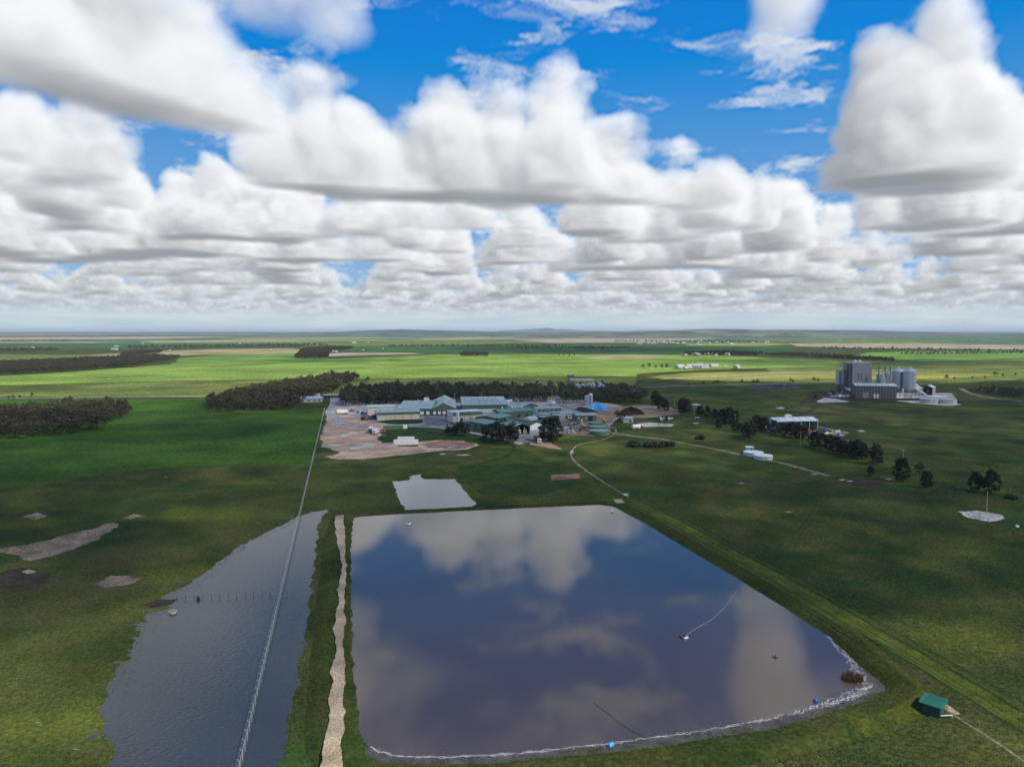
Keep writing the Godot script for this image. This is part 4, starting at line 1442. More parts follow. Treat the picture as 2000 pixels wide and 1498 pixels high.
func wood(px: Array, gap: float, size: float, label: String, group: String, protos: Array, keep: int, olive: bool) -> void:
	var spots := fill_spots(px, gap)
	spots.sort_custom(func(a, b): return a.z > b.z)
	for i in mini(keep, spots.size()):
		plant(protos[i % protos.size()], "gum_tree", label, "tree", group, spots[i], size * rng.randf_range(0.72, 1.25))
	if spots.size() > keep:
		var rest := [[], [], []]
		for i in range(keep, spots.size()):
			rest[i % 3].append(spots[i])
		for k in 3:
			if rest[k].size():
				scatter_mass("woodland", "%s, the crowns farther in (%s)" % [group, ["loose", "dense", "tall"][k]], protos[k % protos.size()], rest[k], size * 0.7, size * 1.25)

func build_trees() -> void:
	var dark := []
	var olive := []
	for i in 5:
		dark.append(gum_proto(100 + i, 12.0, 3.4, false))
		olive.append(gum_proto(200 + i, 12.0, 3.6, true))
	var pines := []
	for i in 5:
		pines.append(pine_proto(300 + i, 9.0, 3.2))
	var shade := []
	for i in 3:
		shade.append(shade_proto(500 + i, 9.0, 5.0))
	var bushes := []
	for i in 3:
		bushes.append(bush_proto(400 + i, 2.4, 2.0))
	wood([404, 803, 500, 803, 580, 800, 590, 788, 640, 773, 690, 748, 700, 742, 640, 740, 590, 752, 520, 764, 440, 780, 408, 790], 7.5, 1.0, "olive-topped gum tree in the plantation beside the crop", "plantation trees beside the crop", olive, 75, true)
	wood([662, 795, 720, 792, 860, 788, 1000, 786, 1078, 786, 1085, 770, 1000, 768, 860, 768, 720, 768, 668, 772], 6.6, 1.05, "dark gum tree in the belt behind the works", "dark tree belt behind the works", dark, 80, false)
	wood([1092, 790, 1180, 788, 1250, 789, 1262, 782, 1240, 770, 1180, 766, 1095, 766], 7.0, 1.0, "dark gum tree in the clump round the old silos", "dark trees round the old silos", dark, 55, false)
	wood([-40, 862, 60, 858, 150, 848, 200, 838, 262, 806, 240, 799, 160, 800, 60, 806, -40, 818], 7.5, 0.95, "spreading gum tree in the clump at the crop's edge", "gum clump at the edge of the crop", olive, 80, true)
	# woods that read as one mass
	scatter_mass("woodland", "long brown-grey wood beyond the bright crop", olive[1], fill_spots([-200, 745, 0, 733, 120, 727, 250, 718, 352, 700, 300, 697, 200, 703, 0, 712, -200, 720], 10.0), 0.8, 1.1)
	scatter_mass("woodland", "small wood on the rise beside the long wood", olive[2], fill_spots([230, 695, 260, 690, 318, 687, 310, 691, 250, 698], 11.0), 0.8, 1.1)
	scatter_mass("woodland", "square brown wood standing in the bright crop", olive[3], fill_spots([575, 702, 640, 701, 642, 690, 690, 681, 640, 680, 590, 686], 11.0), 0.9, 1.2)
	scatter_mass("woodland", "oval dark copse standing alone in the crop", dark[1], fill_spots([897, 697, 954, 697, 950, 693, 905, 692], 10.0), 0.8, 1.1)
	scatter_mass("woodland", "dark tree line running behind the feed mill", dark[2], fill_spots([1480, 695, 1560, 698, 1660, 704, 1750, 707, 1740, 703, 1640, 697, 1540, 692], 12.0), 0.6, 0.9)
	scatter_mass("woodland", "grey tree line before the distant sheds", dark[3], fill_spots([1330, 696, 1480, 697, 1490, 691, 1420, 688, 1340, 691], 13.0), 0.6, 0.9)
	scatter_mass("woodland", "low scrub beside the curved track past the mill", dark[0], fill_spots([1890, 768, 1930, 774, 2050, 786, 2150, 790, 2100, 772, 1940, 760], 7.0), 0.35, 0.6)
	scatter_mass("woodland", "thin line of trees across the green field", dark[1], fill_spots([1760, 695, 2100, 690, 2300, 694, 2300, 690, 2100, 686, 1760, 692], 22.0), 0.6, 0.9)
	scatter_mass("woodland", "dark shelter belts far over the plain", dark[2], fill_spots([250, 682, 450, 679, 640, 676, 640, 674, 450, 676.5, 250, 679], 26.0) + fill_spots([760, 679, 1100, 679, 1100, 677, 760, 677], 28.0) + fill_spots([1000, 683, 1200, 684, 1240, 680, 1000, 680], 30.0) + fill_spots([-100, 690, 120, 686, 100, 683, -100, 686], 20.0), 0.7, 1.1)
	scatter_mass("woodland", "scrub on the far plain below the ridge", dark[3], fill_spots([-300, 668, 140, 668, 140, 666.5, -300, 666.5], 45.0) + fill_spots([1200, 668, 1480, 670, 1480, 668.5, 1200, 666.5], 40.0) + fill_spots([1600, 683, 1990, 688, 1990, 686.5, 1600, 681.5], 40.0), 0.8, 1.2)
	# single trees, named by what they stand beside
	var t := "dark round tree in the row before the distant farm sheds"
	for q in [[1256, 722, 1.0], [1268, 722, 1.05], [1281, 722, 0.8], [1293, 722, 1.0], [1303, 722, 1.0], [1376, 717, 0.7]]:
		plant(dark[int(q[0]) % 5], "shade_tree", t, "tree", "round trees by the distant farm", P(q[0], q[1]), q[2])
	t = "dark conifer in the row running down past the open shed"
	for q in [[1290, 800, 1.2], [1280, 792, 1.2], [1300, 804, 1.0], [1333, 804, 1.15], [1342, 806, 1.0], [1368, 812, 0.85], [1382, 816, 0.8], [1396, 820, 0.8], [1410, 828, 1.15], [1424, 829, 1.2], [1437, 829, 0.9], [1405, 838, 0.75], [1436, 844, 0.75], [1446, 845, 0.6], [1459, 857, 1.0], [1466, 854, 0.9], [1478, 842, 1.1], [1494, 843, 1.0], [1512, 847, 0.85], [1530, 852, 0.85], [1546, 854, 0.9], [1560, 858, 0.9], [1571, 864, 0.85], [1592, 874, 0.95], [1606, 878, 0.95], [1620, 882, 0.9], [1634, 886, 0.9], [1648, 889, 0.85], [1664, 893, 0.8], [1676, 897, 1.05], [1686, 897, 0.85]]:
		plant(pines[int(q[0]) % 5], "conifer", t, "tree", "conifers along the paddock fence", P(q[0], q[1]), q[2] * 1.25)
	plant(pines[0], "conifer", "rounded dark conifer at the end of the conifer row", "tree", "", P(1711, 908), 1.28)
	plant(pines[1], "conifer", "very small conifer by the dark earth patch", "tree", "", P(1701, 930), 0.58)
	plant(dark[0], "gum_tree", "thin-crowned tree behind the leaning conifer", "tree", "", P(1755, 916), 0.55)
	plant(pines[2], "conifer", "leaning dark conifer beside the thin-crowned tree", "tree", "", P(1762, 941), 1.22)
	plant(dark[2], "gum_tree", "forked open tree beside two dark conifers", "tree", "", P(1797, 938), 0.75)
	plant(pines[3], "conifer", "short dark conifer under the forked tree", "tree", "", P(1811, 953), 0.90)
	plant(pines[4], "conifer", "bushy dark tree close to the lone pole", "tree", "", P(1906, 960), 0.96)
	plant(pines[0], "conifer", "taller dark tree beside the lone pole", "tree", "", P(1938, 965), 1.15)
	plant(bushes[1], "shrub", "low thin shrub past the lone pole", "shrub", "", P(1976, 974), 1.0)
	plant(shade[0], "shade_tree", "broad dark tree before the lawn of the works", "tree", "", P(882, 850), 0.95)
	plant(shade[1], "shade_tree", "broad dark tree beside the pale tank wall", "tree", "", P(903, 852), 1.1)
	plant(shade[2], "shade_tree", "big dark tree before the long green roof", "tree", "", P(962, 861), 1.35)
	plant(shade[0], "shade_tree", "big dark tree beside the open-fronted workshop", "tree", "", P(984, 864), 1.9)
	plant(pines[1], "conifer", "small round tree at the workshop apron", "tree", "", P(1002, 863), 1.09)
	plant(pines[3], "conifer", "dense dark tree beside the parked white truck", "tree", "", P(1070, 863), 1.98)
	plant(pines[2], "conifer", "dense dark tree beside the gravel apron", "tree", "", P(1083, 864), 1.79)
	plant(dark[2], "gum_tree", "dark tree between the manure heap and green tanks", "tree", "", P(1206, 824), 0.8)
	plant(dark[3], "gum_tree", "dark tree beside the low concrete block", "tree", "", P(1216, 825), 0.7)
	t = "dark low shrub on the open slope below the pale track"
	for q in [[1237, 872, 1.9], [1267, 873, 1.5], [1284, 873, 1.5], [1298, 872, 1.5], [1310, 871, 1.4]]:
		plant(bushes[int(q[0]) % 3], "shrub", t, "shrub", "shrubs on the slope below the track", P(q[0], q[1]), q[2])
	plant(bushes[2], "shrub", "single small shrub above the pale track", "shrub", "", P(1368, 858), 1.4)
	t = "small dark tree beside the far road"
	for q in [[15, 782, 0.5], [24, 782, 0.5], [38, 780, 0.45], [62, 778, 0.6], [1345, 757, 0.5], [1375, 755, 0.6], [1395, 754, 0.7], [1402, 753, 0.7], [1450, 750, 0.6], [1472, 752, 0.7], [1480, 752, 0.7], [1545, 748, 0.6], [1550, 750, 0.6], [1590, 748, 0.7], [1598, 748, 0.6], [1850, 744, 0.8], [1865, 744, 0.6], [1900, 742, 0.5], [1925, 741, 0.5], [1945, 738, 0.9], [1960, 738, 0.6], [1985, 736, 0.6], [1640, 770, 0.7], [1625, 772, 0.6], [714, 748, 0.6], [718, 747, 0.7], [1092, 696, 0.8], [1101, 696, 0.7], [1112, 697, 0.7], [1122, 697, 0.7]]:
		plant(dark[int(q[0]) % 5], "roadside_tree", t, "tree", "scattered trees beside the far road", P(q[0], q[1]), q[2])
	# reeds in the pond corner
	var r := RandomNumberGenerator.new()
	r.seed = 77
	var b := MB.new()
	for i in 900:
		var a := r.randf() * TAU
		var q := sqrt(r.randf())
		var o := Vector3(cos(a) * q * 2.2, 0, sin(a) * q * 1.7)
		var top := o + Vector3(r.randfn() * 0.28, r.randf_range(0.9, 1.8), r.randfn() * 0.28)
		var s := Vector3(0.03, 0, 0.02).rotated(Vector3.UP, r.randf() * TAU)
		b.col = Color(0.055, 0.035, 0.018).lerp(Color(0.13, 0.085, 0.04), r.randf())
		b.tri(o - s, o + s, top)
	var reed := solo("reed_clump", b.mesh(M.leaf), "brown reed clump standing in the foamy pond corner", "reeds")
	reed.position = P(1666, 1328)

func build_grass() -> void:
	var r := RandomNumberGenerator.new()
	r.seed = 55
	var b := MB.new()
	for i in 16:
		var a := TAU * i / 16.0 + r.randf()
		var o := Vector3(cos(a), 0, sin(a)) * r.randf_range(0.0, 0.34)
		var top := o * 1.4 + Vector3(r.randfn() * 0.1, r.randf_range(0.10, 0.30), r.randfn() * 0.1)
		var s := Vector3(-sin(a), 0, cos(a)) * r.randf_range(0.02, 0.045)
		b.tri(o - s, o + s, top)
	var me := b.mesh(M.grass)
	var keep_out := [poly(POND), poly(FLOOD), poly(DIRT_STRIP), poly(SMALL_POND)]
	var spots := []
	var cols := PackedColorArray()
	for q in bank_faces:
		var size: float = (q[1] - q[0]).length() * (q[3] - q[0]).length()
		for k in int(size * 1.6 + r.randf()):
			var p3: Vector3 = q[0] + (q[1] - q[0]) * r.randf() + (q[3] - q[0]) * r.randf()
			if n_fine.get_noise_2d(p3.x * 14.0, p3.z * 14.0) < 0.2 and Geometry2D.is_point_in_polygon(Vector2(p3.x, p3.z), strip_area):
				continue
			var k3 := r.randf_range(0.5, 1.2)
			spots.append(Transform3D(Basis(Vector3.UP, r.randf() * TAU).scaled(Vector3(k3 * 1.3, k3, k3 * 1.3)), p3 - Vector3(0, 0.03, 0)))
			cols.append((q[4] as Color) * r.randf_range(0.6, 1.4))
	while spots.size() < 330000:
		var z := -sqrt(r.randf_range(100.0 * 100.0, 430.0 * 430.0))
		var x := r.randf_range(-0.80, 0.80) * -z
		var p := Vector2(x, z)
		var out := false
		for k in keep_out:
			out = out or Geometry2D.is_point_in_polygon(p, k)
		if out and x < -30.0 and Geometry2D.is_point_in_polygon(p, keep_out[1]) and n_fine.get_noise_2d(x * 9.0, z * 9.0) > 0.02:       # drowned grass at the flood's edge
			for d in [Vector2(-5, 0), Vector2(-3, -3), Vector2(0, -4)]:
				out = out and Geometry2D.is_point_in_polygon(p + d * r.randf(), keep_out[1])
		if n_fine.get_noise_2d(x * 14.0, z * 14.0) < 0.14:
			for k in no_grass:
				out = out or Geometry2D.is_point_in_polygon(p, k)
		var c := pasture_color(x, z)
		out = out or r.randf() < smoothstep(-290.0, -430.0, z)
		if out or (c.r > c.g * 0.9 and r.randf() < 0.5):
			spots.append(null)
			cols.append(c)
			continue
		var patch := n_ground.get_noise_2d(x * 2.2, z * 2.2)
		var k2 := r.randf_range(0.35, 0.9) * (1.0 + maxf(0.0, patch) * 1.2)
		if z > -135.0 and x > -20.0:
			k2 *= 1.35
		spots.append(Transform3D(Basis(Vector3.UP, r.randf() * TAU).scaled(Vector3(k2 * 1.5, k2, k2 * 1.5)), Vector3(x, 0.0, z)))
		cols.append(c * r.randf_range(0.6, 1.25))
	var good := []
	for i in spots.size():
		if spots[i] != null:
			good.append(i)
	var mm := MultiMesh.new()
	mm.transform_format = MultiMesh.TRANSFORM_3D
	mm.use_colors = true
	mm.mesh = me
	mm.instance_count = good.size()
	for i in good.size():
		mm.set_instance_transform(i, spots[good[i]])
		var c2: Color = cols[good[i]]
		c2.a = 1.0
		mm.set_instance_color(i, c2)
	var o := MultiMeshInstance3D.new()
	o.name = "grass"
	o.multimesh = mm
	add_child(o)
	tag(o, "rough green pasture grass round the ponds", "grass", "", "stuff")

func build_works() -> void:
	# front cold store: five bays, cream below and green above
	var o := building("cold_store", "long cream and green cold store of five bays behind the lawn", P(736, 821), P(820, 818), 17.0, 6.0, "gable_x", 1.3, M.cream, M.roof_pale)
	var w: float = o.get_meta("size").x
	for i in 5:
		front_box(o, "cladding_panel", -0.4 + i * 0.2, 3.9, 5.95, w * 0.2 - 0.3, M.sheet_green, 0.05)
		front_box(o, "wall_panel", -0.4 + i * 0.2, 0.1, 3.85, w * 0.2 - 0.3, M.cream, 0.04)
	for i in 6:
		front_box(o, "downpipe", -0.497 + i * 0.1988, 0.05, 5.9, 0.22, M.sheet_green, 0.12)
	side_box(o, "door", -1.0, 0.5, 0.05, 4.2, 5.0, M.dark_metal)
	o = building("cold_store", "plain cream cold store standing behind the five-bay one", P(718, 813), P(771, 811.5), 22.0, 7.2, "gable_x", 1.0, M.cream, M.roof_pale)
	front_box(o, "door", 0.2, 0.05, 4.0, 3.6, M.light_grey)
	# main halls with pale green roofs and loading docks
	o = building("process_hall", "broad hall with pale green low roof and loading docks", P(778, 812.5), P(842, 812.5), 62.0, 6.2, "gable_x", 3.6, M.sheet_green, M.roof_pale)
	for u in [0.22, 0.40]:
		front_box(o, "dock_surround", u, 0.9, 4.9, 4.4, M.dark_metal, 0.25)
		front_box(o, "dock_door", u, 1.2, 4.0, 3.0, M.white, 0.32)
	roof_vents(o, [[-0.3, 0.3, 8.0], [0.1, 0.35, 8.2], [0.3, 0.6, 8.6], [-0.1, 0.7, 8.0]], M.light_grey)
	var b := MB.new()
	b.box(Vector3(w * 0.18, 10.6, -30.0), Vector3(4.2, 4.4, 4.0))
	part("plant_room", b.mesh(M.roof_white), o)
	o = building("process_hall", "gabled hall with a high pale roof next to the docks", P(843, 812), P(890, 811.5), 74.0, 6.0, "gable_z", 4.6, M.sheet_green, M.roof_pale)
	for u in [-0.38, -0.18, 0.02, 0.2]:
		front_box(o, "dock_surround", u, 0.9, 4.7, 3.7, M.dark_metal, 0.25)
		front_box(o, "dock_door", u, 1.2, 3.8, 2.5, M.white, 0.32)
	roof_vents(o, [[-0.25, 0.2, 9.0], [0.25, 0.3, 9.0], [0.3, 0.55, 8.6], [-0.2, 0.6, 9.2]], M.light_grey)
	o = building("process_hall", "wide flat-roofed hall in the middle of the works", P(903, 806), P(992, 805), 52.0, 6.6, "mono", 2.4, M.sheet_green, M.roof_pale)
	roof_vents(o, [[-0.35, 0.3, 7.6], [-0.1, 0.25, 7.4], [0.2, 0.4, 7.8], [0.3, 0.7, 8.4], [-0.2, 0.75, 8.5]], M.light_grey)
	b = MB.new()
	b.box(Vector3(0, 8.9, -30.0), Vector3(3.0, 1.7, 2.2))
	var cond := b.mesh(M.light_grey)
	for k in 5:
		part("condenser", cond, o, Vector3(-w * 0.25 + k * 4.6, 0, (k % 2) * -4.0))
	o = building("dispatch_building", "cream dispatch building with a green band and a tall white tank", P(884, 825.5), P(942, 822.5), 14.0, 8.0, "flat", 0.0, M.cream, M.roof_white)
	front_box(o, "cladding_panel", 0.0, 5.0, 7.9, o.get_meta("size").x - 0.3, M.sheet_green, 0.08)
	front_box(o, "door", -0.2, 0.05, 3.2, 2.4, M.dark_metal, 0.12)
	front_box(o, "door", 0.12, 0.05, 4.0, 3.8, M.pink_dirt, 0.12)
	for i in 4:
		front_box(o, "downpipe", -0.1 + i * 0.19, 0.05, 7.8, 0.2, M.sheet_green, 0.16)
	tank("storage_tank", "tall slim white tank before the dispatch building", P(894, 827), 1.2, 8.6, 0.4, M.white, M.white, "", 0)
	truck("blue rigid truck with an orange skip by the dispatch building", P(878, 816), 0.3, 6.0, M.blue, M.orange)
	# low green sheds
	o = building("amenities_block", "low shed with a mid green roof beside the small lawn", P(950, 838), P(972, 832), 26.0, 3.4, "gable_x", 1.3, M.sheet_green, M.roof_green)
	for u in [-0.3, 0.0, 0.3]:
		front_box(o, "window", u, 1.2, 2.4, 1.5, M.dark_glass)
	for k in [0.15, 0.35, 0.55, 0.75]:
		side_box(o, "window", -1.0, k, 1.1, 2.4, 2.4, M.dark_glass)
	o = building("amenities_block", "green shed joining the mid green one at the back", P(972, 827), P(1000, 821), 20.0, 3.8, "gable_x", 1.2, M.sheet_green, M.roof_green)
	o = building("long_green_shed", "long light green shed with a ridged roof", P(978, 819), P(1042, 814), 16.0, 5.4, "gable_x", 1.8, M.sheet_green, M.roof_green)
	for u in [-0.4, -0.2, 0.05, 0.3]:
		front_box(o, "door", u, 0.05, 3.2, 2.6, M.dark_metal)
	roof_vents(o, [[-0.3, 0.5, 7.3], [0.0, 0.5, 7.3], [0.3, 0.5, 7.3]], M.white)
	# open workshop with two machines inside
	o = building("open_workshop", "gabled green workshop with an open front before the asphalt apron", P(1003, 850), P(1036, 848), 34.0, 5.4, "gable_z", 2.2, M.sheet_green, M.roof_green, true)
	posts(o, 4, 5.3, M.light_grey)
	truck("white truck parked inside the open workshop", P(1014, 848), 0.0, 5.0, M.white, null)
	truck("white truck parked deeper inside the open workshop", P(1025, 847), 0.05, 4.0, M.light_grey, M.dark_metal)
	o = building("arched_store", "brown-roofed store with a pale curved front", P(1034, 841), P(1061, 838), 30.0, 3.6, "gable_z", 2.0, M.white, M.roof_brown)
	for u in [-0.36, -0.12, 0.12, 0.36]:
		front_box(o, "post", u, 0.05, 1.6, 0.25, M.light_grey, 0.3)
	o = building("carport", "white open carport behind the round green tanks", P(1049, 809), P(1098, 807), 9.0, 4.4, "mono", 0.6, M.white, M.roof_pale, true)
	posts(o, 7, 4.3, M.white)
	o = building("plant_shed", "dark green box shed beside the round tanks", P(1060, 829), P(1083, 828), 12.0, 5.2, "flat", 0.0, M.shed_teal, M.roof_green)
	front_box(o, "door", 0.3, 0.05, 3.0, 2.6, M.dark_metal)
	o = building("plant_shed", "small teal shed before the dark green box shed", P(1052, 833), P(1072, 833), 8.0, 3.0, "gable_x", 1.0, M.sheet_green, M.roof_teal)
	o = building("machinery_shed", "olive green machinery shed with one dark doorway", P(1127, 824), P(1165, 823), 14.0, 5.0, "gable_x", 0.8, M.sheet_green, M.roof_pale)
	front_box(o, "doorway", 0.2, 0.05, 4.0, 3.6, M.opening_shade)  # near-black panel: shade inside the opening is put into its colour
	for u in [-0.4, -0.02]:
		front_box(o, "window", u, 2.6, 3.4, 1.3, M.white)
	front_box(o, "door", -0.25, 0.05, 2.2, 1.0, M.white)
	# smaller sheds packed between the halls
	for q in [["boiler_house", "grey boiler house between the flat hall and long shed", 1000, 811, 1022, 810, 12.0, 6.5, "gable_x", 1.2, M.light_grey, M.roof_pale],
		["rendering_shed", "pale green rendering shed behind the carport", 1024, 806, 1050, 805, 16.0, 6.0, "gable_z", 2.0, M.sheet_green, M.roof_pale],
		["hide_store", "low pale store joining the dispatch building", 944, 818, 975, 817, 13.0, 5.0, "mono", 1.2, M.cream, M.roof_pale],
		["engine_room", "small white engine room behind the brown-roofed store", 1036, 828, 1050, 827, 9.0, 4.0, "gable_x", 1.0, M.white, M.roof_white],
		["skin_shed", "long narrow pale roof behind the flat-roofed hall", 935, 795, 1000, 794, 10.0, 4.6, "gable_x", 1.2, M.cream, M.roof_white],
		["stock_yard_cover", "open pale roof over the stock pens by the tanks", 1100, 818, 1122, 817, 12.0, 4.0, "mono", 0.8, M.light_grey, M.roof_pale],
		["laboratory_hut", "small cream hut at the corner of the small lawn", 922, 836, 932, 835, 6.0, 3.0, "gable_x", 1.0, M.cream, M.roof_green]]:
		o = building(q[0], q[1], P(q[2], q[3]), P(q[4], q[5]), q[6], q[7], q[8], q[9], q[10], q[11])
		front_box(o, "door", -0.2, 0.05, 2.6, 2.0, M.dark_metal)
		for u in [0.1, 0.32]:
			front_box(o, "window", u, 1.4, 2.4, 1.4, M.dark_glass)
		roof_vents(o, [[0.2, 0.4, q[7] + q[9] * 0.7]], M.light_grey)
	# gatehouse side
	o = building("gatehouse", "white-roofed gatehouse by the plantation", P(586, 786), P(627, 785.5), 14.0, 3.6, "gable_x", 1.6, M.light_grey, M.pale_blue)
	for u in [-0.38, -0.1, 0.18, 0.4]:
		front_box(o, "window", u, 1.0, 2.4, 2.0, M.dark_glass)
	o = building("carport", "flat white carport beside the entrance road", P(632, 778), P(664, 777.5), 7.0, 3.4, "flat", 0.0, M.light_grey, M.roof_white, true)
	posts(o, 6, 3.4, M.light_grey)
	o = building("hut", "small white hut behind the gatehouse", P(612, 778), P(622, 778), 5.0, 4.6, "flat", 0.0, M.white, M.roof_white)
	front_box(o, "door", 0.0, 0.05, 2.2, 1.2, M.dark_metal)
	# round tanks
	tank("round_tank", "round pale green tank before the carport", P(1062, 815), 5.2, 3.2, 0.5, M.roof_pale, M.roof_pale, "", 2)
	tank("round_tank", "round pale green tank beside the plant sheds", P(1086, 813), 5.0, 3.4, 0.5, M.roof_pale, M.roof_pale, "", 2)
	tank("round_tank", "wide round pale tank behind the dark green shed", P(1090, 821), 5.0, 4.6, 0.4, M.roof_pale, M.roof_pale, "", 2)
	tank("round_tank", "wide green tank at the paddock edge, lowest of three", P(1170, 849), 7.0, 3.0, 0.7, M.sheet_green, M.roof_green, "", 3)
	tank("round_tank", "wide green tank between the other two of its row", P(1167, 841), 6.2, 3.2, 0.7, M.sheet_green, M.roof_green, "", 3)
	tank("round_tank", "wide green tank nearest the machinery shed", P(1164, 834), 5.6, 3.4, 0.7, M.sheet_green, M.roof_green, "", 3)
	for q in [[1140, 838, "yellow drum mixer beside the scrap heap"], [1178, 826, "yellow drum mixer at the end of the machinery shed"]]:
		var d := thing("drum_mixer", q[2], "mixer", P(q[0], q[1]), 0.4)
		b = MB.new()
		b.x = Transform3D(Basis(Vector3(1, 0, 0), 1.0), Vector3(0, 2.2, 0))
		b.lathe(Vector3.ZERO, [Vector2(0.3, -1.7), Vector2(1.2, -1.0), Vector2(1.45, 0.0), Vector2(1.1, 1.0), Vector2(0.6, 1.7), Vector2(0.0, 1.7)], 16)
		part("drum", b.mesh(M.orange), d)
		b = MB.new()
		b.box(Vector3(0, 0.45, 0), Vector3(2.0, 0.35, 4.0))
		for s in [-1.3, 1.3]:
			b.box(Vector3(0, 0.9, s), Vector3(1.2, 0.9, 0.25))
		part("frame", b.mesh(M.dark_metal), d)
		for s in [[-1.0, -1.2], [1.0, -1.2], [-1.0, 1.2], [1.0, 1.2]]:
			part("wheel", M.truck_wheel, d, Vector3(s[0], 0.5, s[1]))
	tank("storage_silo", "slim grey silo beside its twin before the dark trees", P(1146, 792), 2.2, 9.0, 1.2, M.zinc, M.zinc, "twin slim silos by the blue tarpaulin", 3)
	tank("storage_silo", "slim grey silo with a hooded top beside its twin", P(1153.5, 791), 2.2, 10.0, 1.4, M.zinc, M.white, "twin slim silos by the blue tarpaulin", 3)
	# white horizontal tank
	var ht := thing("horizontal_tank", "white horizontal tank lying at the lagoon's edge", "tank", P(1243, 838.5), 0.15)
	b = MB.new()
	b.x = Transform3D(Basis(Vector3(0, 0, 1), PI / 2), Vector3(0, 1.9, 0))
	b.lathe(Vector3.ZERO, [Vector2(0.01, -3.3), Vector2(1.2, -3.1), Vector2(1.7, -2.8), Vector2(1.7, 2.8), Vector2(1.2, 3.1), Vector2(0.01, 3.3)], 20)
	part("shell", b.mesh(M.white), ht)
	for s in [-1.8, 1.8]:
		b = MB.new()
		b.box(Vector3(s, 0.25, 0), Vector3(0.5, 0.5, 2.6))
		part("saddle", b.mesh(M.light_grey), ht)
	# heaps
	heap("tarpaulin", "bright blue tarpaulin over a feed heap", "tarpaulin", [1144, 800, 1160, 799, 1178, 801, 1190, 801, 1180, 796, 1165, 793, 1152, 794], 5.0, M.blue_tarp, 0.15, 3)
	heap("manure_heap", "long dark manure heap beside the dirt loop", "heap", [1204, 811, 1225, 812, 1262, 810, 1255, 803, 1235, 800, 1212, 803], 4.5, M.manure, 0.5, 8)
	heap("earth_heap", "low dark earth heap behind the blue tarpaulin", "heap", [1120, 800, 1140, 806, 1170, 805, 1150, 798, 1130, 795], 1.6, M.mud, 0.4, 9)
	var o2 := building("concrete_block", "low concrete block at the end of the manure bay", P(1218, 826), P(1237, 826), 10.0, 3.4, "flat", 0.0, M.light_grey, M.light_grey)
	front_box(o2, "hatch", 0.2, 0.4, 2.0, 1.6, M.dark_metal)
	# scrap in the yard
	var scr := [M.white, M.light_grey, M.steel, M.red, M.blue, M.dark_metal, M.roof_pale, M.orange]
	var pg := poly([1095, 846, 1105, 832, 1130, 824, 1145, 826, 1140, 842, 1120, 848])
	for i in 60:
		var p := Vector2.ZERO
		while not Geometry2D.is_point_in_polygon(p, pg):
			var c := P(rng.randf_range(1095, 1146), rng.randf_range(824, 849))
			p = Vector2(c.x, c.z)
		b = MB.new()
		b.x = Transform3D(Basis.from_euler(Vector3(rng.randf_range(-0.2, 0.2), rng.randf() * TAU, rng.randf_range(-0.15, 0.15))))
		var s := Vector3(rng.randf_range(0.5, 2.6), rng.randf_range(0.3, 1.3), rng.randf_range(0.4, 1.4))
		b.box(Vector3(0, s.y * 0.5, 0), s)
		b.box(Vector3(s.x * 0.3, s.y + 0.15, 0), Vector3(s.x * 0.35, 0.35, s.z * 0.6))
		b.tube(Vector3(-s.x * 0.5, s.y * 0.8, 0), Vector3(-s.x * 0.5 - 0.9, s.y * 1.3 + 0.2, 0.3), 0.07, 0.05, 5)
		var sc := solo("scrap_machine", b.mesh(scr[rng.randi() % scr.size()]), "piece of old machinery dumped in the scrap yard", "scrap", "scrap in the yard before the machinery shed")
		sc.position = Vector3(p.x, 0.02, p.y)
	# old silo cluster in the trees
	o = building("elevator_tower", "green elevator tower rising among the dark trees", P(1109, 771), P(1121, 771), 8.0, 22.0, "flat", 0.0, M.sheet_green, M.roof_green)
	for q in [[1128, 773, 3.2, 12.0, "first"], [1138, 773, 3.2, 12.0, "second"], [1150, 774, 3.2, 13.0, "third"], [1158, 773, 3.0, 13.0, "fourth"]]:
		tank("grain_silo", "grey grain silo among dark trees, %s from the green tower" % q[4], P(q[0], q[1]), q[2], q[3], 2.0, M.zinc, M.zinc, "", 3)
	tank("grain_silo", "broad ribbed grain silo with a wide cone roof", P(1172, 771), 9.0, 9.0, 5.0, M.zinc, M.zinc, "", 4)
	var gl := thing("silo_gallery", "long conveyor gallery over the grey grain silos", "gallery", P(1136, 772), 0.02)
	b = MB.new()
	b.box(Vector3(0, 17.5, -1.0), Vector3(26.0, 2.0, 2.4))
	part("gallery", b.mesh(M.light_grey), gl)
	for s in [-12.0, -4.0, 4.0, 12.0]:
		b = MB.new()
		b.box(Vector3(s, 8.3, 1.0), Vector3(0.35, 16.6, 0.35))
		part("post", b.mesh(M.steel), gl)
	# trucks, trailers, containers
	trailer("white box trailer parked alone on the pink dirt", P(793, 872), 0.05, 15.0)
	trailer("white box trailer parked behind the other on the dirt", P(793, 866), 0.05, 10.5)
	truck("white truck with tall white body on the dirt yard", P(723, 846), 0.1, 7.0, M.dark_metal, M.white)
	truck("short white truck beside the taller one on the dirt", P(732, 848.5), -0.1, 4.5, M.white, M.white)
	truck("small red truck at the end of the green containers", P(747, 846), 0.5, 3.0, M.red, null)
	truck("white prime mover facing out beside the workshop apron", P(1053, 866), 0.1, 6.0, M.white, M.dark_metal)
	truck("white truck on the road through the dark trees", P(1082, 792), 0.8, 6.0, M.white, M.white)
	truck("dark truck beside the five-bay cold store", P(710, 821), -0.7, 5.0, M.dark_metal, M.steel)
	truck("dark truck with blue load beside the cold store", P(727, 820), -0.2, 6.0, M.dark_metal, M.blue)
	trailer("white trailer parked beside the entrance road", P(668, 809), 0.25, 9.0)
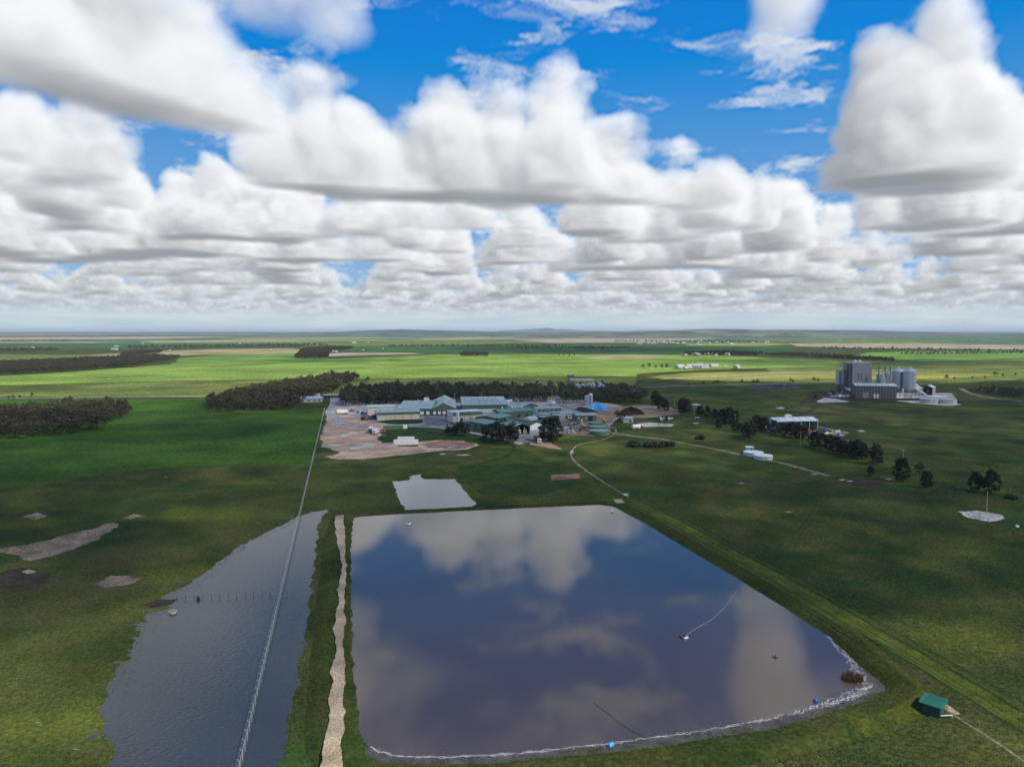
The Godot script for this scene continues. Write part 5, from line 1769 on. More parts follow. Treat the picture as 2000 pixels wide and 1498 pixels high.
	for q in [[756, 838.5, "at the dirt end"], [768, 838, "in the middle"], [779, 837.5, "at the road end"]]:
		container("dark green shipping container %s of its row" % q[2], P(q[0], q[1]), 0.12, 6.0, M.sheet_green, "row of green containers on the dirt")
	container("white shipping container beside the green ones", P(789, 837), 0.1, 4.5, M.white)
	# car parks
	var paints := [M.white, M.light_grey, M.dark_metal, M.blue, M.white, M.red, M.steel]
	var names := ["white", "silver", "black", "blue", "white", "red", "grey"]
	var protos := []
	for i in 7:
		protos.append(car_proto(paints[i], i == 4 or i == 2))
	var rows := [[672, 801, 738, 813, 15, "in the row beside the entrance road"], [702, 789, 768, 787, 15, "in the front row behind the cold stores"], [705, 792.5, 716, 800, 3, "at the end of the car park"], [728, 785.5, 775, 784.5, 12, "in the back row under the dark trees"], [905, 789, 972, 786.5, 16, "in the row behind the flat-roofed hall"], [900, 785, 970, 783.5, 16, "in the far row behind the flat-roofed hall"]]
	for q in rows:
		var a := P(q[0], q[1])
		var e := P(q[2], q[3])
		for i in q[4]:
			if rng.randf() < 0.12:
				continue
			var k := rng.randi() % 7
			var c: Node3D = protos[k].duplicate()
			c.name = numbered("parked_car")
			add_child(c)
			var ut := k == 4 or k == 2
			c.position = a.lerp(e, float(i) / (q[4] - 1)) + Vector3(rng.randf_range(-0.2, 0.2), 0.08, rng.randf_range(-0.4, 0.4))
			c.rotation.y = rng.randf_range(-0.06, 0.06) + (PI if rng.randf() < 0.4 else 0.0)
			tag(c, "small %s %s parked %s" % [names[k], "ute" if ut else "car", q[5]], "car", "cars parked round the works")
	# light poles round the yard
	for q in [[834, 795, 12.0, "light pole behind the loading docks"], [888, 794, 13.0, "light pole by the gabled hall"], [940, 792, 13.0, "light pole in the far car park"], [1078, 790, 14.0, "light pole where the road leaves the trees"], [1318, 804, 12.0, "light pole at the dirt loop"]]:
		power_pole(q[3], P(q[0], q[1]), q[2], false)
	# flues on the boiler house
	for q in [[997, 802], [1001, 802], [1012, 802]]:
		var f := thing("flue_stack", "short pale flue standing behind the long green shed", "flue", P(q[0], q[1]), 0.0, "flues behind the long green shed")
		b = MB.new()
		b.lathe(Vector3.ZERO, [Vector2(0.55, 0), Vector2(0.5, 8.5), Vector2(0.7, 8.6), Vector2(0.7, 9.0), Vector2(0.0, 9.1)], 12)
		part("pipe", b.mesh(M.light_grey), f)
		b = MB.new()
		b.box(Vector3(0, 0.4, 0), Vector3(2.0, 0.8, 2.0))
		part("plinth", b.mesh(M.light_grey), f)

func build_mill() -> void:
	var A := P(1664, 772)
	var Bq := P(1702, 772)
	var o := building("mill_tower", "tall grey feed mill tower with dark emblem", A, Bq, 22.0, 36.0, "flat", 0.0, M.mill_grey, M.light_grey)
	for i in 5:
		front_box(o, "cladding_seam", 0.0, 6.0 + i * 6.0, 6.12 + i * 6.0, Bq.x - A.x - 0.2, M.mill_dark, 0.03)
	# the emblem: two angular hooks
	for s in [-1.0, 1.0]:
		var u: float = -0.14 + s * 0.07
		front_box(o, "emblem", u, 22.0, 24.2, 0.9, M.mill_dark, 0.08)
		front_box(o, "emblem", u + 0.02, 17.6, 20.8, 0.7, M.mill_dark, 0.08)
		front_box(o, "emblem", u + 0.05, 18.6, 23.4, 0.5, M.mill_dark, 0.07)
	var b := MB.new()
	b.lathe(Vector3.ZERO, [Vector2(0.9, 0.0), Vector2(0.9, 1.2), Vector2(1.9, 1.5), Vector2(1.7, 2.4), Vector2(0.0, 3.0)], 14)
	for x in [-4.5, 0.5]:
		part("roof_fan", b.mesh(M.white), o, Vector3(x, 36.2, -8.0))
	b = MB.new()
	b.box(Vector3(-o.get_meta("size").x * 0.5 - 1.6, 17.5, -4.0), Vector3(3.0, 35.0, 6.0))
	part("stair_tower", b.mesh(M.mill_dark), o)
	o = building("mill_store", "long dark grey store before the mill tower", P(1671, 777), P(1752, 778.5), 20.0, 13.0, "gable_x", 2.2, M.mill_dark, M.light_grey)
	for i in 14:
		front_box(o, "cladding_rib", -0.46 + i * 0.071, 0.1, 12.6, 0.35, M.mill_grey, 0.12)
	for u in [-0.03, 0.045]:
		front_box(o, "door", u, 0.1, 4.4, 1.9, M.white, 0.2)
	front_box(o, "roller_door", -0.25, 0.1, 6.0, 6.0, M.mill_grey, 0.2)
	o = building("mill_lean_to", "low lean-to joining the mill store", P(1659, 773), P(1671, 773), 12.0, 6.0, "mono", 2.0, M.mill_dark, M.light_grey)
	for i in 3:
		var p := P(1636.5 + i * 9.2, 770)
		tank("outload_silo", "slim pale outload silo on a steel frame, %s of three" % ["outermost", "middle", "nearest the tower"][i], p, 2.5, 15.5, 1.2, M.zinc, M.steel, "", 4, 11.0)
	var fr := thing("outload_gantry", "steel frame and walkway under the three outload silos", "gantry", P(1645.5, 770), 0.0)
	b = MB.new()
	b.box(Vector3(0, 6.0, 0), Vector3(0.4, 12.0, 0.4))
	var colm := b.mesh(M.steel)
	for x in [-8.2, -2.75, 2.75, 8.2]:
		for z in [-3.0, 3.2]:
			part("column", colm, fr, Vector3(x, 0, z))
	b = MB.new()
	b.box(Vector3.ZERO, Vector3(17.0, 0.35, 0.3))
	var beam := b.mesh(M.steel)
	for y in [4.0, 8.0, 11.6]:
		part("beam", beam, fr, Vector3(0, y, 3.55))
		part("beam", beam, fr, Vector3(0, y, -3.35))
	b = MB.new()
	b.box(Vector3(0, 29.6, 0), Vector3(17.5, 0.2, 2.2))
	for s in [-1.0, 1.0]:
		b.box(Vector3(0, 30.7, s * 1.05), Vector3(17.5, 0.08, 0.08))
		for k in 9:
			b.box(Vector3(-8.6 + k * 2.15, 30.2, s * 1.05), Vector3(0.08, 1.1, 0.08))
	part("walkway", b.mesh(M.steel), fr)
	for q in [[1717, 772, 3.2, 17.0, 2.2, "at the tower end"], [1724, 774, 3.0, 14.0, 2.0, "in the middle"], [1733, 772, 3.2, 18.0, 2.2, "next to the big silos"]]:
		tank("process_silo", "small hopper silo %s of the pipework cluster" % q[5], P(q[0], q[1]), q[2], q[3], q[4], M.zinc, M.zinc, "", 4, 6.0)
	var pw := thing("intake_elevator", "lattice elevator head standing over the small hopper silos", "elevator", P(1725, 773), 0.0)
	for x in [-6.0, 1.0, 7.0]:
		b = MB.new()
		b.box(Vector3(x, 15.5, 1.0), Vector3(0.9, 31.0, 0.9))
		var lg := part("elevator_leg", b.mesh(M.steel), pw)
		b = MB.new()
		b.box(Vector3(x, 31.7, 1.0), Vector3(1.7, 1.4, 1.5))
		part("head", b.mesh(M.steel), lg)
	for q in [[-6.0, 31.0, -12.0, 25.0], [1.0, 31.5, -2.0, 25.0], [7.0, 31.8, 31.0, 31.6], [7.0, 31.0, 4.0, 26.0]]:
		b = MB.new()
		b.tube(Vector3(q[0], q[1], 1), Vector3(q[2], q[3], 0.4), 0.33, 0.33)
		part("spout", b.mesh(M.steel), pw)
	b = MB.new()
	for k in 8:
		b.box(Vector3(0.5, 3.0 + k * 3.8, 1.0), Vector3(14.0, 0.16, 0.16))
		b.tube(Vector3(-6, 3.0 + k * 3.8, 1.4), Vector3(1, 6.8 + k * 3.8, 1.4), 0.08, 0.08, 4)
	part("bracing", b.mesh(M.steel), pw)
	tank("grain_silo", "big ribbed grain silo beside the hopper cluster", P(1753, 771), 6.6, 19.0, 4.2, M.zinc, M.zinc, "", 7, 7.5)
	tank("grain_silo", "big ribbed grain silo next to the pale conveyor", P(1776, 773), 6.6, 19.0, 4.2, M.zinc, M.zinc, "", 7, 8.0)
	var cv := thing("conveyor", "pale inclined conveyor beside the big grain silo", "conveyor", P(1790, 773), 0.0)
	b = MB.new()
	b.tube(Vector3(-1, 9, -3), Vector3(9, 1.2, 4), 0.9, 0.9, 8)
	part("belt_housing", b.mesh(M.roof_white), cv)
	b = MB.new()
	b.box(Vector3(3.5, 2.6, 0.3), Vector3(0.3, 5.2, 0.3))
	b.box(Vector3(7.0, 1.1, 2.6), Vector3(0.3, 2.2, 0.3))
	part("trestle", b.mesh(M.steel), cv)
	o = building("intake_shed", "grey intake shed on posts past the big silos", P(1803, 772), P(1822, 773), 16.0, 9.0, "gable_z", 2.0, M.mill_grey, M.light_grey, true)
	posts(o, 3, 8.9, M.mill_grey, 0.25)
	o = building("ramp_shed", "low sloping grey roof beside the intake shed", P(1792, 768), P(1803, 768), 14.0, 5.0, "mono", 5.0, M.mill_grey, M.light_grey)
	tank("water_tank", "long pale oval tank behind the two round tanks", P(1828, 781), 10.5, 3.6, 0.4, M.tank_grey, M.roof_white, "", 0)
	tank("water_tank", "round concrete tank before the clay bank, silo side", P(1816, 787), 8.6, 4.4, 0.3, M.tank_grey, M.tank_grey, "", 0)
	tank("water_tank", "round concrete tank at the paddock end of its pair", P(1850, 788), 8.6, 4.4, 0.3, M.tank_grey, M.tank_grey, "", 0)
	tank("small_tank", "small blue-topped tank under the big grain silo", P(1782, 778), 1.7, 2.2, 0.8, M.white, M.blue_tarp, "", 0)
	o = building("mill_office", "small white office beside the mill store", P(1752, 777), P(1763, 777), 6.0, 3.4, "flat", 0.0, M.white, M.roof_white)
	front_box(o, "window", 0.1, 1.2, 2.4, 2.0, M.dark_glass)
	tank("dust_flue", "short white bent flue by the mill office", P(1764, 776.5), 0.7, 9.0, 0.9, M.white, M.white, "", 0)
	for i in 5:
		container("pale container in the row before the outload silos", P(1642 + i * 7, 775.5 + 0.2 * (i % 2)), 0.1 * i, 3.5, [M.white, M.light_grey, M.white, M.steel, M.white][i], "pale containers before the outload silos")
	for i in 10:
		var p := P(1618 + i * 5, 770 + (i * 7) % 6)
		b = MB.new()
		b.box(Vector3(0, 0.7, 0), Vector3(2.4, 1.4, 1.8))
		b.box(Vector3(0.3, 1.7, 0), Vector3(1.0, 0.7, 1.2))
		b.tube(Vector3(-1.0, 1.2, 0), Vector3(-2.2, 2.2, 0.4), 0.12, 0.1, 5)
		var sc := solo("yard_machine", b.mesh([M.steel, M.light_grey, M.dark_metal][i % 3]), "grey machine standing about the outload silos", "machine", "yard machines by the outload silos")
		sc.position = p
		sc.rotation.y = i * 1.3
	heap("earth_mound", "brown earth mound beside the mill pad", "mound", [1563, 789, 1590, 787, 1612, 776, 1612, 768, 1590, 770, 1570, 780], 3.5, M.mud, 0.4, 15)

func build_shed_yard() -> void:
	var o := building("hay_shed", "open steel shed with white roof and pale blue end wall", P(1516, 842), P(1598, 840), 15.0, 6.8, "gable_x", 1.9, M.pale_blue, M.roof_white, true)
	posts(o, 6, 6.7, M.light_grey, 0.16)
	var cols := [M.red, M.blue, M.white, M.light_grey, M.orange, M.dark_metal, M.red, M.blue]
	var nm := ["red", "blue", "white", "grey", "orange", "black", "red", "blue"]
	for i in 26:
		var p := P(rng.randf_range(1545, 1640), rng.randf_range(843, 855))
		var k := i % 8
		var b := MB.new()
		var s := Vector3(rng.randf_range(1.2, 4.0), rng.randf_range(0.6, 1.6), rng.randf_range(1.0, 2.0))
		b.box(Vector3(0, s.y * 0.5 + 0.3, 0), s)
		b.box(Vector3(s.x * 0.3, s.y + 0.6, 0), Vector3(s.x * 0.3, 0.7, s.z * 0.7))
		for q in [-0.4, 0.4]:
			b.box(Vector3(s.x * q, 0.2, 0), Vector3(0.35, 0.4, s.z + 0.2))
		b.tube(Vector3(-s.x * 0.5, 0.6, 0), Vector3(-s.x * 0.5 - 1.4, 0.4, 0), 0.08, 0.06, 5)
		var sc := solo("farm_implement", b.mesh(cols[k]), "%s farm implement parked outside the open shed" % nm[k], "implement", "implements outside the open shed")
		sc.position = p
		sc.rotation.y = rng.randf() * TAU
	container("pale container standing past the parked implements", P(1617, 853), -0.1, 6.0, M.cream)
	tank("water_tank", "round white-roofed tank beside the pale track, upper one", P(1472, 889), 5.6, 1.9, 0.3, M.light_grey, M.roof_white, "", 0)
	tank("water_tank", "round white-roofed tank beside the pale track, lower one", P(1491, 896), 5.2, 2.0, 0.3, M.light_grey, M.roof_white, "", 0)
	o = building("pump_hut", "small grey hut behind the two white-roofed tanks", P(1460, 882), P(1472, 882), 3.0, 2.2, "mono", 0.4, M.light_grey, M.roof_white)
	front_box(o, "door", 0.2, 0.05, 1.9, 0.9, M.dark_metal)
	var d := "pole standing"
	for q in [[1928, 1003, 9.0, "lone bare pole rising from a white clay patch", false], [1764, 906, 8.0, "pole rising behind the leaning conifer", true], [1564, 872, 9.5, "pole before the row of conifers", true], [1436, 833, 9.5, "pole before the big round conifers", true], [1356, 812, 9.5, "pole near the white sheet in the grass", true], [1422, 752, 10.0, "pole in the dark paddock by the far road", true], [1532, 762, 11.0, "pole beside the heaps past the far road", true], [1535, 758, 11.0, "pole paired behind another past the far road", true], [1577, 746, 11.0, "pole before the yellow paddock", true], [1896, 744, 11.0, "pole in the paddock past the mill", true]]:
		power_pole(q[3], P(q[0], q[1]), q[2], q[4])
	for i in 9:
		var b := MB.new()
		b.box(Vector3(0, 0.45, 0), Vector3(rng.randf_range(0.8, 2.0), 0.9, 1.0))
		b.box(Vector3(0.1, 1.0, 0), Vector3(0.5, 0.25, 0.7))
		var sc := solo("bulk_bag", b.mesh(M.white), "white bulk bag dropped on the dark bank by the lagoon", "bag", "white bags by the lagoon")
		sc.position = P(1297 + rng.randf_range(-8, 16), 819 + rng.randf_range(-2, 2))
	for q in [[1362, 815.5, "white roofing sheet lying near the pole"], [1360, 827, "white roofing sheet lying near the conifer row"]]:
		var b := MB.new()
		for k in 8:
			b.prism([Vector2(-2.4 + k * 0.6, 0.05), Vector2(-1.8 + k * 0.6, 0.05), Vector2(-2.1 + k * 0.6, 0.16)], -1.2, 1.2)
		var sh := solo("roofing_sheet", b.mesh(M.white), q[2], "sheet")
		sh.position = P(q[0], q[1])
		sh.rotation.y = 0.4
	heap("rubble_heap", "grey rubble heap among the trees past the far road", "heap", [1460, 758, 1500, 762, 1560, 760, 1565, 754, 1520, 751, 1480, 752], 3.0, M.silt, 0.5, 21)

func build_near() -> void:
	# security fence along the crop and through the flood
	var a := P(452, 1580)
	var e := P(634, 800)
	var fence := thing("security_fence", "long pale wire security fence running through the flood", "fence", a, 0.0)
	var dir := (e - a).normalized()
	var L := a.distance_to(e)
	var side := Vector3(dir.z, 0, -dir.x)
	if side.x > 0.0:
		side = -side
	var b := MB.new()
	b.tube(Vector3.ZERO, Vector3(0, 1.9, 0), 0.045, 0.045, 6)
	b.tube(Vector3(0, 1.88, 0), Vector3(0, 2.3, 0) + side * 0.45, 0.035, 0.03, 6)
	var post := b.mesh(M.fence)
	var count := int(L / 3.0)
	var lean := 0.0
	for i in count + 1:
		part("post", post, fence, dir * (L * i / count))
	b = MB.new()
	var up := Vector3(0, 1.9, 0)
	b.tube(up, up + dir * L, 0.045, 0.045, 6)
	part("top_rail", b.mesh(M.fence), fence)
	b = MB.new()
	b.quad(Vector3(0, 0.05, 0), dir * L + Vector3(0, 0.05, 0), dir * L + Vector3(0, 1.85, 0), Vector3(0, 1.85, 0))
	part("chain_link_mesh", b.mesh(M.chain_link), fence)
	for k in 4:
		var w := Vector3(0, 2.0 + k * 0.14, 0) + side * (0.13 + k * 0.15) if k < 3 else Vector3(0, 0.95, 0)
		b = MB.new()
		b.tube(w, w + dir * L, 0.008, 0.008, 4)
		part("strand_wire", b.mesh(M.fence), fence)
	# old wire fence drowned in the flood
	var f0 := P(345, 1172)
	var f1 := P(560, 1163)
	var of := thing("paddock_fence", "old post and wire fence standing in the flood", "fence", f0, 0.0)
	b = MB.new()
	b.tube(Vector3.ZERO, Vector3(0.04, 1.2, 0.02), 0.06, 0.05, 5)
	var op := b.mesh(M.dark_metal)
	for i in 14:
		part("post", op, of, (f1 - f0) * (i / 13.0))
	for y in [0.6, 1.0]:
		b = MB.new()
		b.tube(Vector3(0, y, 0), f1 - f0 + Vector3(0, y, 0), 0.012, 0.012, 4)
		part("wire", b.mesh(M.steel), of)
	# concrete trough
	var tr := thing("stock_trough", "round pale concrete stock trough standing in the flood", "trough", P(337, 1198), 0.0)
	b = MB.new()
	b.lathe(Vector3.ZERO, [Vector2(0.85, 0), Vector2(0.95, 0.55), Vector2(0.95, 0.62), Vector2(0.78, 0.62), Vector2(0.74, 0.40), Vector2(0.0, 0.38)], 24)
	part("basin", b.mesh(M.tank_grey), tr)
	b = MB.new()
	b.lathe(Vector3(0, 0.5, 0), [Vector2(0.76, 0.0), Vector2(0.0, 0.001)], 20)
	part("water", b.mesh(M.flood), tr)
	var r := RandomNumberGenerator.new()
	r.seed = 19
	b = MB.new()
	for i in 60:
		var o := Vector3(r.randfn() * 0.18, 0, r.randfn() * 0.18)
		b.col = Color(0.03, 0.025, 0.02)
		b.tri(o - Vector3(0.05, 0, 0), o + Vector3(0.05, 0, 0), o + Vector3(r.randfn() * 0.3, r.randf_range(0.5, 1.5), r.randfn() * 0.3))
	var st := solo("dead_bush", b.mesh(M.leaf), "dark dead bush sticking out of the flood", "bush")
	st.position = P(387, 1172)
	# pump shed
	var A := P(1801, 1392)
	var B2 := P(1836, 1404)
	var sh := building("pump_shed", "dark teal pump shed beside the bank track", A, B2, 3.4, 2.0, "mono", 0.2, M.shed_teal, M.roof_teal)
	var sz: Vector3 = sh.get_meta("size")
	for i in 9:
		front_box(sh, "cladding_rib", -0.45 + i * 0.1125, 0.05, 1.95, 0.08, M.shed_teal, 0.03)
	side_box(sh, "door", 1.0, 0.5, 0.05, 2.0, 1.0, M.roof_teal, 0.05)
	b = MB.new()
	b.x = Transform3D(Basis(Vector3(1, 0, 0), 0.0588), Vector3(0, 2.35, -1.7))
	b.box(Vector3.ZERO, Vector3(0.06, 0.06, 4.3))
	var rrib := b.mesh(M.roof_teal)
	for i in 14:
		part("roof_rib", rrib, sh, Vector3(-sz.x * 0.5 + 0.15 + i * (sz.x / 14.0), 0, 0))
	var pp := thing("pump_pipe", "grey pump pipework beside the teal shed", "pipe", P(1846, 1402), 0.2)
	b = MB.new()
	b.tube(Vector3(-0.9, 0.45, 0), Vector3(1.4, 0.45, 0.2), 0.12, 0.12, 8)
	b.tube(Vector3(1.4, 0.45, 0.2), Vector3(1.4, 0.0, 0.2), 0.12, 0.12, 8)
	b.tube(Vector3(0.3, 0.45, 0.1), Vector3(0.3, 0.95, 0.1), 0.08, 0.08, 8)
	part("pipe", b.mesh(M.light_grey), pp)
	b = MB.new()
	b.lathe(Vector3(0.3, 0.95, 0.1), [Vector2(0.2, 0.0), Vector2(0.2, 0.06), Vector2(0.0, 0.08)], 10)
	part("valve_wheel", b.mesh(M.dark_metal), pp)
	# floating gear on the pond
	for q in [[1337, 1246, "black and white aerator float tied to a rope", 0.95], [1515, 1284, "small black float alone on the pond", 0.55], [798, 1024, "small white float far up the pond", 0.9]]:
		var fl := thing("pond_float", q[2], "float", P(q[0], q[1]) + Vector3(0, 0.05, 0), 0.5)
		var s: float = q[3]
		for k in 3:
			var an := TAU * k / 3.0
			b = MB.new()
			b.x = Transform3D(Basis(Vector3.UP, an) * Basis(Vector3(0, 0, 1), PI / 2), Vector3(cos(an + 1.57) * 0.6 * s, 0.16 * s, sin(an + 1.57) * 0.6 * s))
			b.lathe(Vector3.ZERO, [Vector2(0.02, -0.7 * s), Vector2(0.26 * s, -0.6 * s), Vector2(0.28 * s, 0.6 * s), Vector2(0.02, 0.7 * s)], 12)
			part("pontoon", b.mesh(M.white if (k == 0 or q[0] < 900) and s > 0.6 else M.dark_metal), fl)
		b = MB.new()
		b.lathe(Vector3(0, 0.25 * s, 0), [Vector2(0.3 * s, 0), Vector2(0.28 * s, 0.5 * s), Vector2(0.34 * s, 0.52 * s), Vector2(0.0, 0.62 * s)], 12)
		part("motor", b.mesh(M.dark_metal), fl)
		b = MB.new()
		b.box(Vector3(0, 0.35 * s, 0), Vector3(1.5 * s, 0.06, 0.2 * s))
		part("deck_bar", b.mesh(M.white), fl)
	for q in [[[1341, 1241, 1360, 1228, 1392, 1209, 1418, 1184, 1432, 1166, 1442, 1152], "pale mooring rope running from the aerator to the bank", M.light_grey, 0.028, 0.07], [[1160, 1374, 1190, 1396, 1220, 1420, 1262, 1443], "black hose floating near the lee shore", M.dark_metal, 0.05, 0.08], [[1695, 1296, 1710, 1297.5], "grey pipe lying across the bank by the reeds", M.light_grey, 0.07, 0.6]]:
		var pts := curved(line3(q[0]), 1.0)
		b = MB.new()
		for i in pts.size() - 1:
			b.tube(pts[i] + Vector3(0, q[4], 0), pts[i + 1] + Vector3(0, q[4], 0), q[3], q[3], 6)
		solo("floating_line", b.mesh(q[2]), q[1], "rope" if q[2] == M.light_grey and q[4] < 0.1 else "hose")
	# jetsam
	for q in [[1193, 1459, M.blue_tarp, "light blue drum washed up in the foam", 0.42], [1594, 1371, M.blue, "dark blue drum adrift near the lee shore", 0.36]]:
		var dr := thing("plastic_drum", q[3], "drum", P(q[0], q[1]) + Vector3(0, 0.08, 0), 0.7)
		b = MB.new()
		b.x = Transform3D(Basis(Vector3(0, 0, 1), PI / 2), Vector3(0, q[4] * 0.6, 0))
		b.lathe(Vector3.ZERO, [Vector2(0.01, -q[4] * 1.3), Vector2(q[4] * 0.9, -q[4] * 1.25), Vector2(q[4], -q[4]), Vector2(q[4], q[4]), Vector2(q[4] * 0.9, q[4] * 1.25), Vector2(0.01, q[4] * 1.3)], 14)
		part("barrel", b.mesh(q[2]), dr)
		b = MB.new()
		b.x = Transform3D(Basis(Vector3(0, 0, 1), PI / 2), Vector3(0, q[4] * 0.6, 0))
		b.lathe(Vector3.ZERO, [Vector2(q[4], -0.04), Vector2(q[4] * 1.06, 0.0), Vector2(q[4], 0.04)], 14)
		part("hoop", b.mesh(q[2]), dr)
	# brush pile by the shed
	b = MB.new()
	for i in 90:
		var o := Vector3(r.randfn() * 1.1, r.randf() * 0.5, r.randfn() * 0.8)
		b.tube(o, o + Vector3(r.randfn(), r.randfn() * 0.3, r.randfn()) * 0.8, 0.03, 0.015, 4)
	var br := solo("brush_pile", b.mesh(M.bark), "grey pile of dead branches in the grass near the teal shed", "branches")
	br.position = P(1765, 1392)
	for q in [[1988, 1030, "white marker box in the grass by the clay patch"], [1196, 1000, "white marker box on the far corner of the bank"]]:
		b = MB.new()
		b.box(Vector3(0, 0.35, 0), Vector3(0.9, 0.7, 0.7))
		b.box(Vector3(0, 0.74, 0), Vector3(1.0, 0.06, 0.8))
		b.box(Vector3(0.2, 0.4, 0.36), Vector3(0.3, 0.3, 0.03))
		var mk := solo("marker_box", b.mesh(M.white), q[2], "box")
		mk.position = P(q[0], q[1]) + Vector3(0, 0.0, 0)

func ridge(px: Array, depth: float, foot: float, base: Color, alt: Color) -> void:
	# a long hill: px holds crest pixels; its distance is set by the fields that run up to it
	var pts := []
	var n := 160
	for i in n + 1:
		var x := lerpf(px[0], px[px.size() - 2], float(i) / n)
		var y := 0.0
		for k in range(0, px.size() - 2, 2):
			if x >= px[k] and x <= px[k + 2]:
				var t: float = (x - px[k]) / (px[k + 2] - px[k])
				y = lerpf(px[k + 1], px[k + 3], t * t * (3.0 - 2.0 * t))
		var p := at_depth(x, y, depth)
		p.y = maxf(p.y, 0.0) + absf(n_ground.get_noise_2d(p.x * 0.02, depth * 0.01)) * 6.0
		pts.append(p)
	var b := MB.new()
	var rows := 24
	for i in n:
		for j in rows:
			var q := []
			for c in [[i, j], [i + 1, j], [i + 1, j + 1], [i, j + 1]]:
				var s: float = float(c[1]) / rows * 2.0 - 1.0       # -1 front foot, 0 crest, 1 back foot
				var p: Vector3 = pts[c[0]]
				var h := 0.5 + 0.5 * cos(PI * s)
				var x2 := p.x * (1.0 - s * -foot / depth * 1.0)
				q.append(Vector3(x2, p.y * h - 1.0 + n_ground.get_noise_2d(x2 * 0.05, s * 300.0) * 4.0 * h, p.z - s * foot))
			var m: Vector3 = q[0]
			var patch := n_ground.get_noise_2d(floorf(m.x / 500.0) * 60.0, floorf((m.z + m.x * 0.2) / 350.0) * 90.0)
			var wood_ := n_ground.get_noise_2d(m.x * 0.12, m.z * 0.12)
			b.col = base.lerp(alt, clampf(0.4 + patch * 1.6, 0.0, 1.0))
			if wood_ > 0.16:
				b.col = b.col.lerp(Color(0.04, 0.05, 0.035), 0.8)
			b.quad(q[0], q[1], q[2], q[3])
	solo("hill", b.mesh(M.hill), "", "", "", "structure")

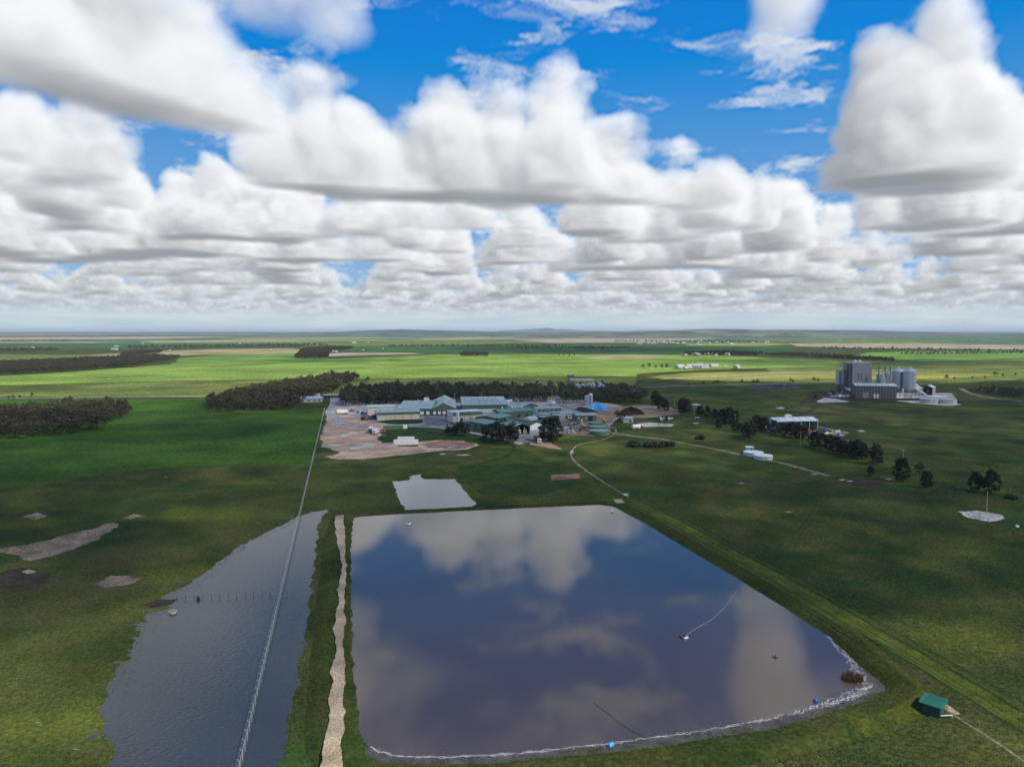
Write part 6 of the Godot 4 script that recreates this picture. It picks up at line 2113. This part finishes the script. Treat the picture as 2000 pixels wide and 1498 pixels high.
func build_far() -> void:
	M.hill = plain(Color.WHITE, 0.95)
	ridge([-800, 652, -100, 651, 120, 651, 300, 649.5, 470, 649, 700, 651, 900, 652], 15000.0, 3500.0, Color(0.07, 0.09, 0.06), Color(0.16, 0.15, 0.10))
	ridge([520, 653, 640, 649, 730, 645, 790, 643.5, 900, 646, 1010, 649, 1150, 653], 10500.0, 2600.0, Color(0.06, 0.10, 0.06), Color(0.10, 0.13, 0.07))
	ridge([940, 649, 1000, 645, 1050, 642, 1068, 640.5, 1090, 643, 1150, 646, 1250, 648], 30000.0, 4000.0, Color(0.06, 0.08, 0.07), Color(0.08, 0.1, 0.08))
	ridge([960, 654, 1060, 650, 1180, 648, 1300, 645, 1385, 642.5, 1450, 643, 1530, 646, 1640, 651, 1750, 655], 9000.0, 2400.0, Color(0.06, 0.09, 0.05), Color(0.15, 0.16, 0.09))
	ridge([1380, 648, 1480, 645, 1560, 644.5, 1680, 645, 1800, 648, 1900, 652, 2000, 655, 2300, 657], 12500.0, 2800.0, Color(0.045, 0.06, 0.05), Color(0.08, 0.09, 0.07))
	ridge([-1600, 650, -600, 648, 100, 649, 800, 648.5, 1500, 648.5, 2000, 648, 2800, 648], 42000.0, 5000.0, Color(0.06, 0.08, 0.07), Color(0.08, 0.1, 0.08))
	# town and farms as small houses with gable roofs
	var protos := []
	for i in 4:
		var o := Node3D.new()
		var w: float = [14.0, 22.0, 34.0, 18.0][i]
		var d: float = [9.0, 12.0, 16.0, 10.0][i]
		var h: float = [3.4, 5.0, 6.5, 4.0][i]
		var b := MB.new()
		b.box(Vector3(0, h * 0.5, 0), Vector3(w, h, d))
		part("wall", b.mesh([M.cream, M.light_grey, M.light_grey, M.cream][i]), o)
		b = MB.new()
		b.x = Transform3D(Basis(Vector3(0, 0, -1), Vector3(0, 1, 0), Vector3(1, 0, 0)), Vector3.ZERO)
		b.prism([Vector2(-d * 0.55, h), Vector2(d * 0.55, h), Vector2(0, h + d * 0.22)], -w * 0.52, w * 0.52)
		part("roof", b.mesh([M.light_grey, M.roof_white, M.light_grey, M.roof_brown][i]), o)
		protos.append(o)
	var sets := [
		["farm_shed", "pale roofed shed of the farm beyond the runway", "sheds of the farm beyond the runway", 12, 1322, 1440, 718, 721.5, [0, 1, 2, 2]],
		["town_house", "pale house in the distant town below the ridge", "houses of the distant town", 70, 1240, 1520, 667, 674, [0, 1, 2, 3]],
		["hillside_house", "pale house scattered on the wooded slope", "houses on the wooded slope", 30, 1600, 1980, 655, 668, [0, 1, 3, 3]],
		["plain_house", "pale farm building far out on the plain", "farm buildings on the far plain", 16, 0, 1240, 666, 686, [0, 1, 2, 3]],
		["row_shed", "white shed in the line before the grey trees", "white sheds before the grey tree line", 9, 1330, 1440, 694, 696, [1, 2, 2, 2]],
		["wood_farmhouse", "pale farm building at the square wood's corner", "farm at the square wood's corner", 4, 644, 662, 687, 688.5, [0, 1, 1, 2]],
	]
	for s in sets:
		for i in s[3]:
			var c: Node3D = protos[s[8][rng.randi() % 4]].duplicate()
			c.name = numbered(s[0])
			add_child(c)
			c.position = P(rng.randf_range(s[4], s[5]), rng.randf_range(s[6], s[7])) + Vector3(0, 2.0, 0)
			c.rotation.y = rng.randf() * TAU
			c.scale = Vector3.ONE * rng.randf_range(0.4, 0.75)
			tag(c, s[1], "house" if s[0].contains("house") else "shed", s[2])
	# radio mast on the wooded ridge
	var foot := at_depth(1629, 646.5, 12300.0)
	var mast := thing("radio_mast", "thin radio mast on the wooded ridge", "mast", foot, 0.0)
	var b2 := MB.new()
	b2.tube(Vector3(0, -10, 0), Vector3(0, 60, 0), 3.2, 1.6, 6)
	part("lattice", b2.mesh(M.steel), mast)
	b2 = MB.new()
	b2.box(Vector3(0, 42, 0), Vector3(10, 2.0, 2.0))
	part("antenna", b2.mesh(M.steel), mast)

func _ready() -> void:
	rng.seed = 7
	var cam := Camera3D.new()
	cam.name = "camera"
	add_child(cam)
	cam.position = Vector3(0, CAM_H, 0)
	cam.rotation.x = -PITCH
	cam.fov = rad_to_deg(2.0 * atan(749.0 / F))
	cam.near = 1.0
	cam.far = 200000.0
	cam.current = true
	var env := Environment.new()
	env.background_mode = Environment.BG_SKY
	env.tonemap_mode = Environment.TONE_MAPPER_LINEAR
	env.tonemap_exposure = 1.0
	env.sdfgi_enabled = true
	env.ssao_enabled = true
	env.ssil_enabled = true
	var sm := PanoramaSkyMaterial.new()
	sm.panorama = make_sky()
	var sky := Sky.new()
	sky.sky_material = sm
	env.sky = sky
	var we := WorldEnvironment.new()
	we.name = "environment"
	we.environment = env
	add_child(we)
	var sun := DirectionalLight3D.new()
	sun.name = "sun"
	sun.light_energy = 1.6
	sun.light_angular_distance = 0.5
	sun.light_color = Color(1.0, 0.965, 0.9)
	sun.shadow_enabled = true
	add_child(sun)
	sun.look_at_from_position(Vector3.ZERO, -TO_SUN)
	print("sky ", Time.get_ticks_msec())
	env.fog_enabled = true
	env.fog_density = 0.000027
	env.fog_light_color = Color(0.86, 0.93, 1.0)
	build_materials()
	build_ground()
	build_water()
	build_far()
	print("ground ", Time.get_ticks_msec())
	build_works()
	build_mill()
	build_shed_yard()
	build_near()
	build_trees()
	print("trees ", Time.get_ticks_msec())
	build_grass()
	build_clouds()
	print("all ", Time.get_ticks_msec())
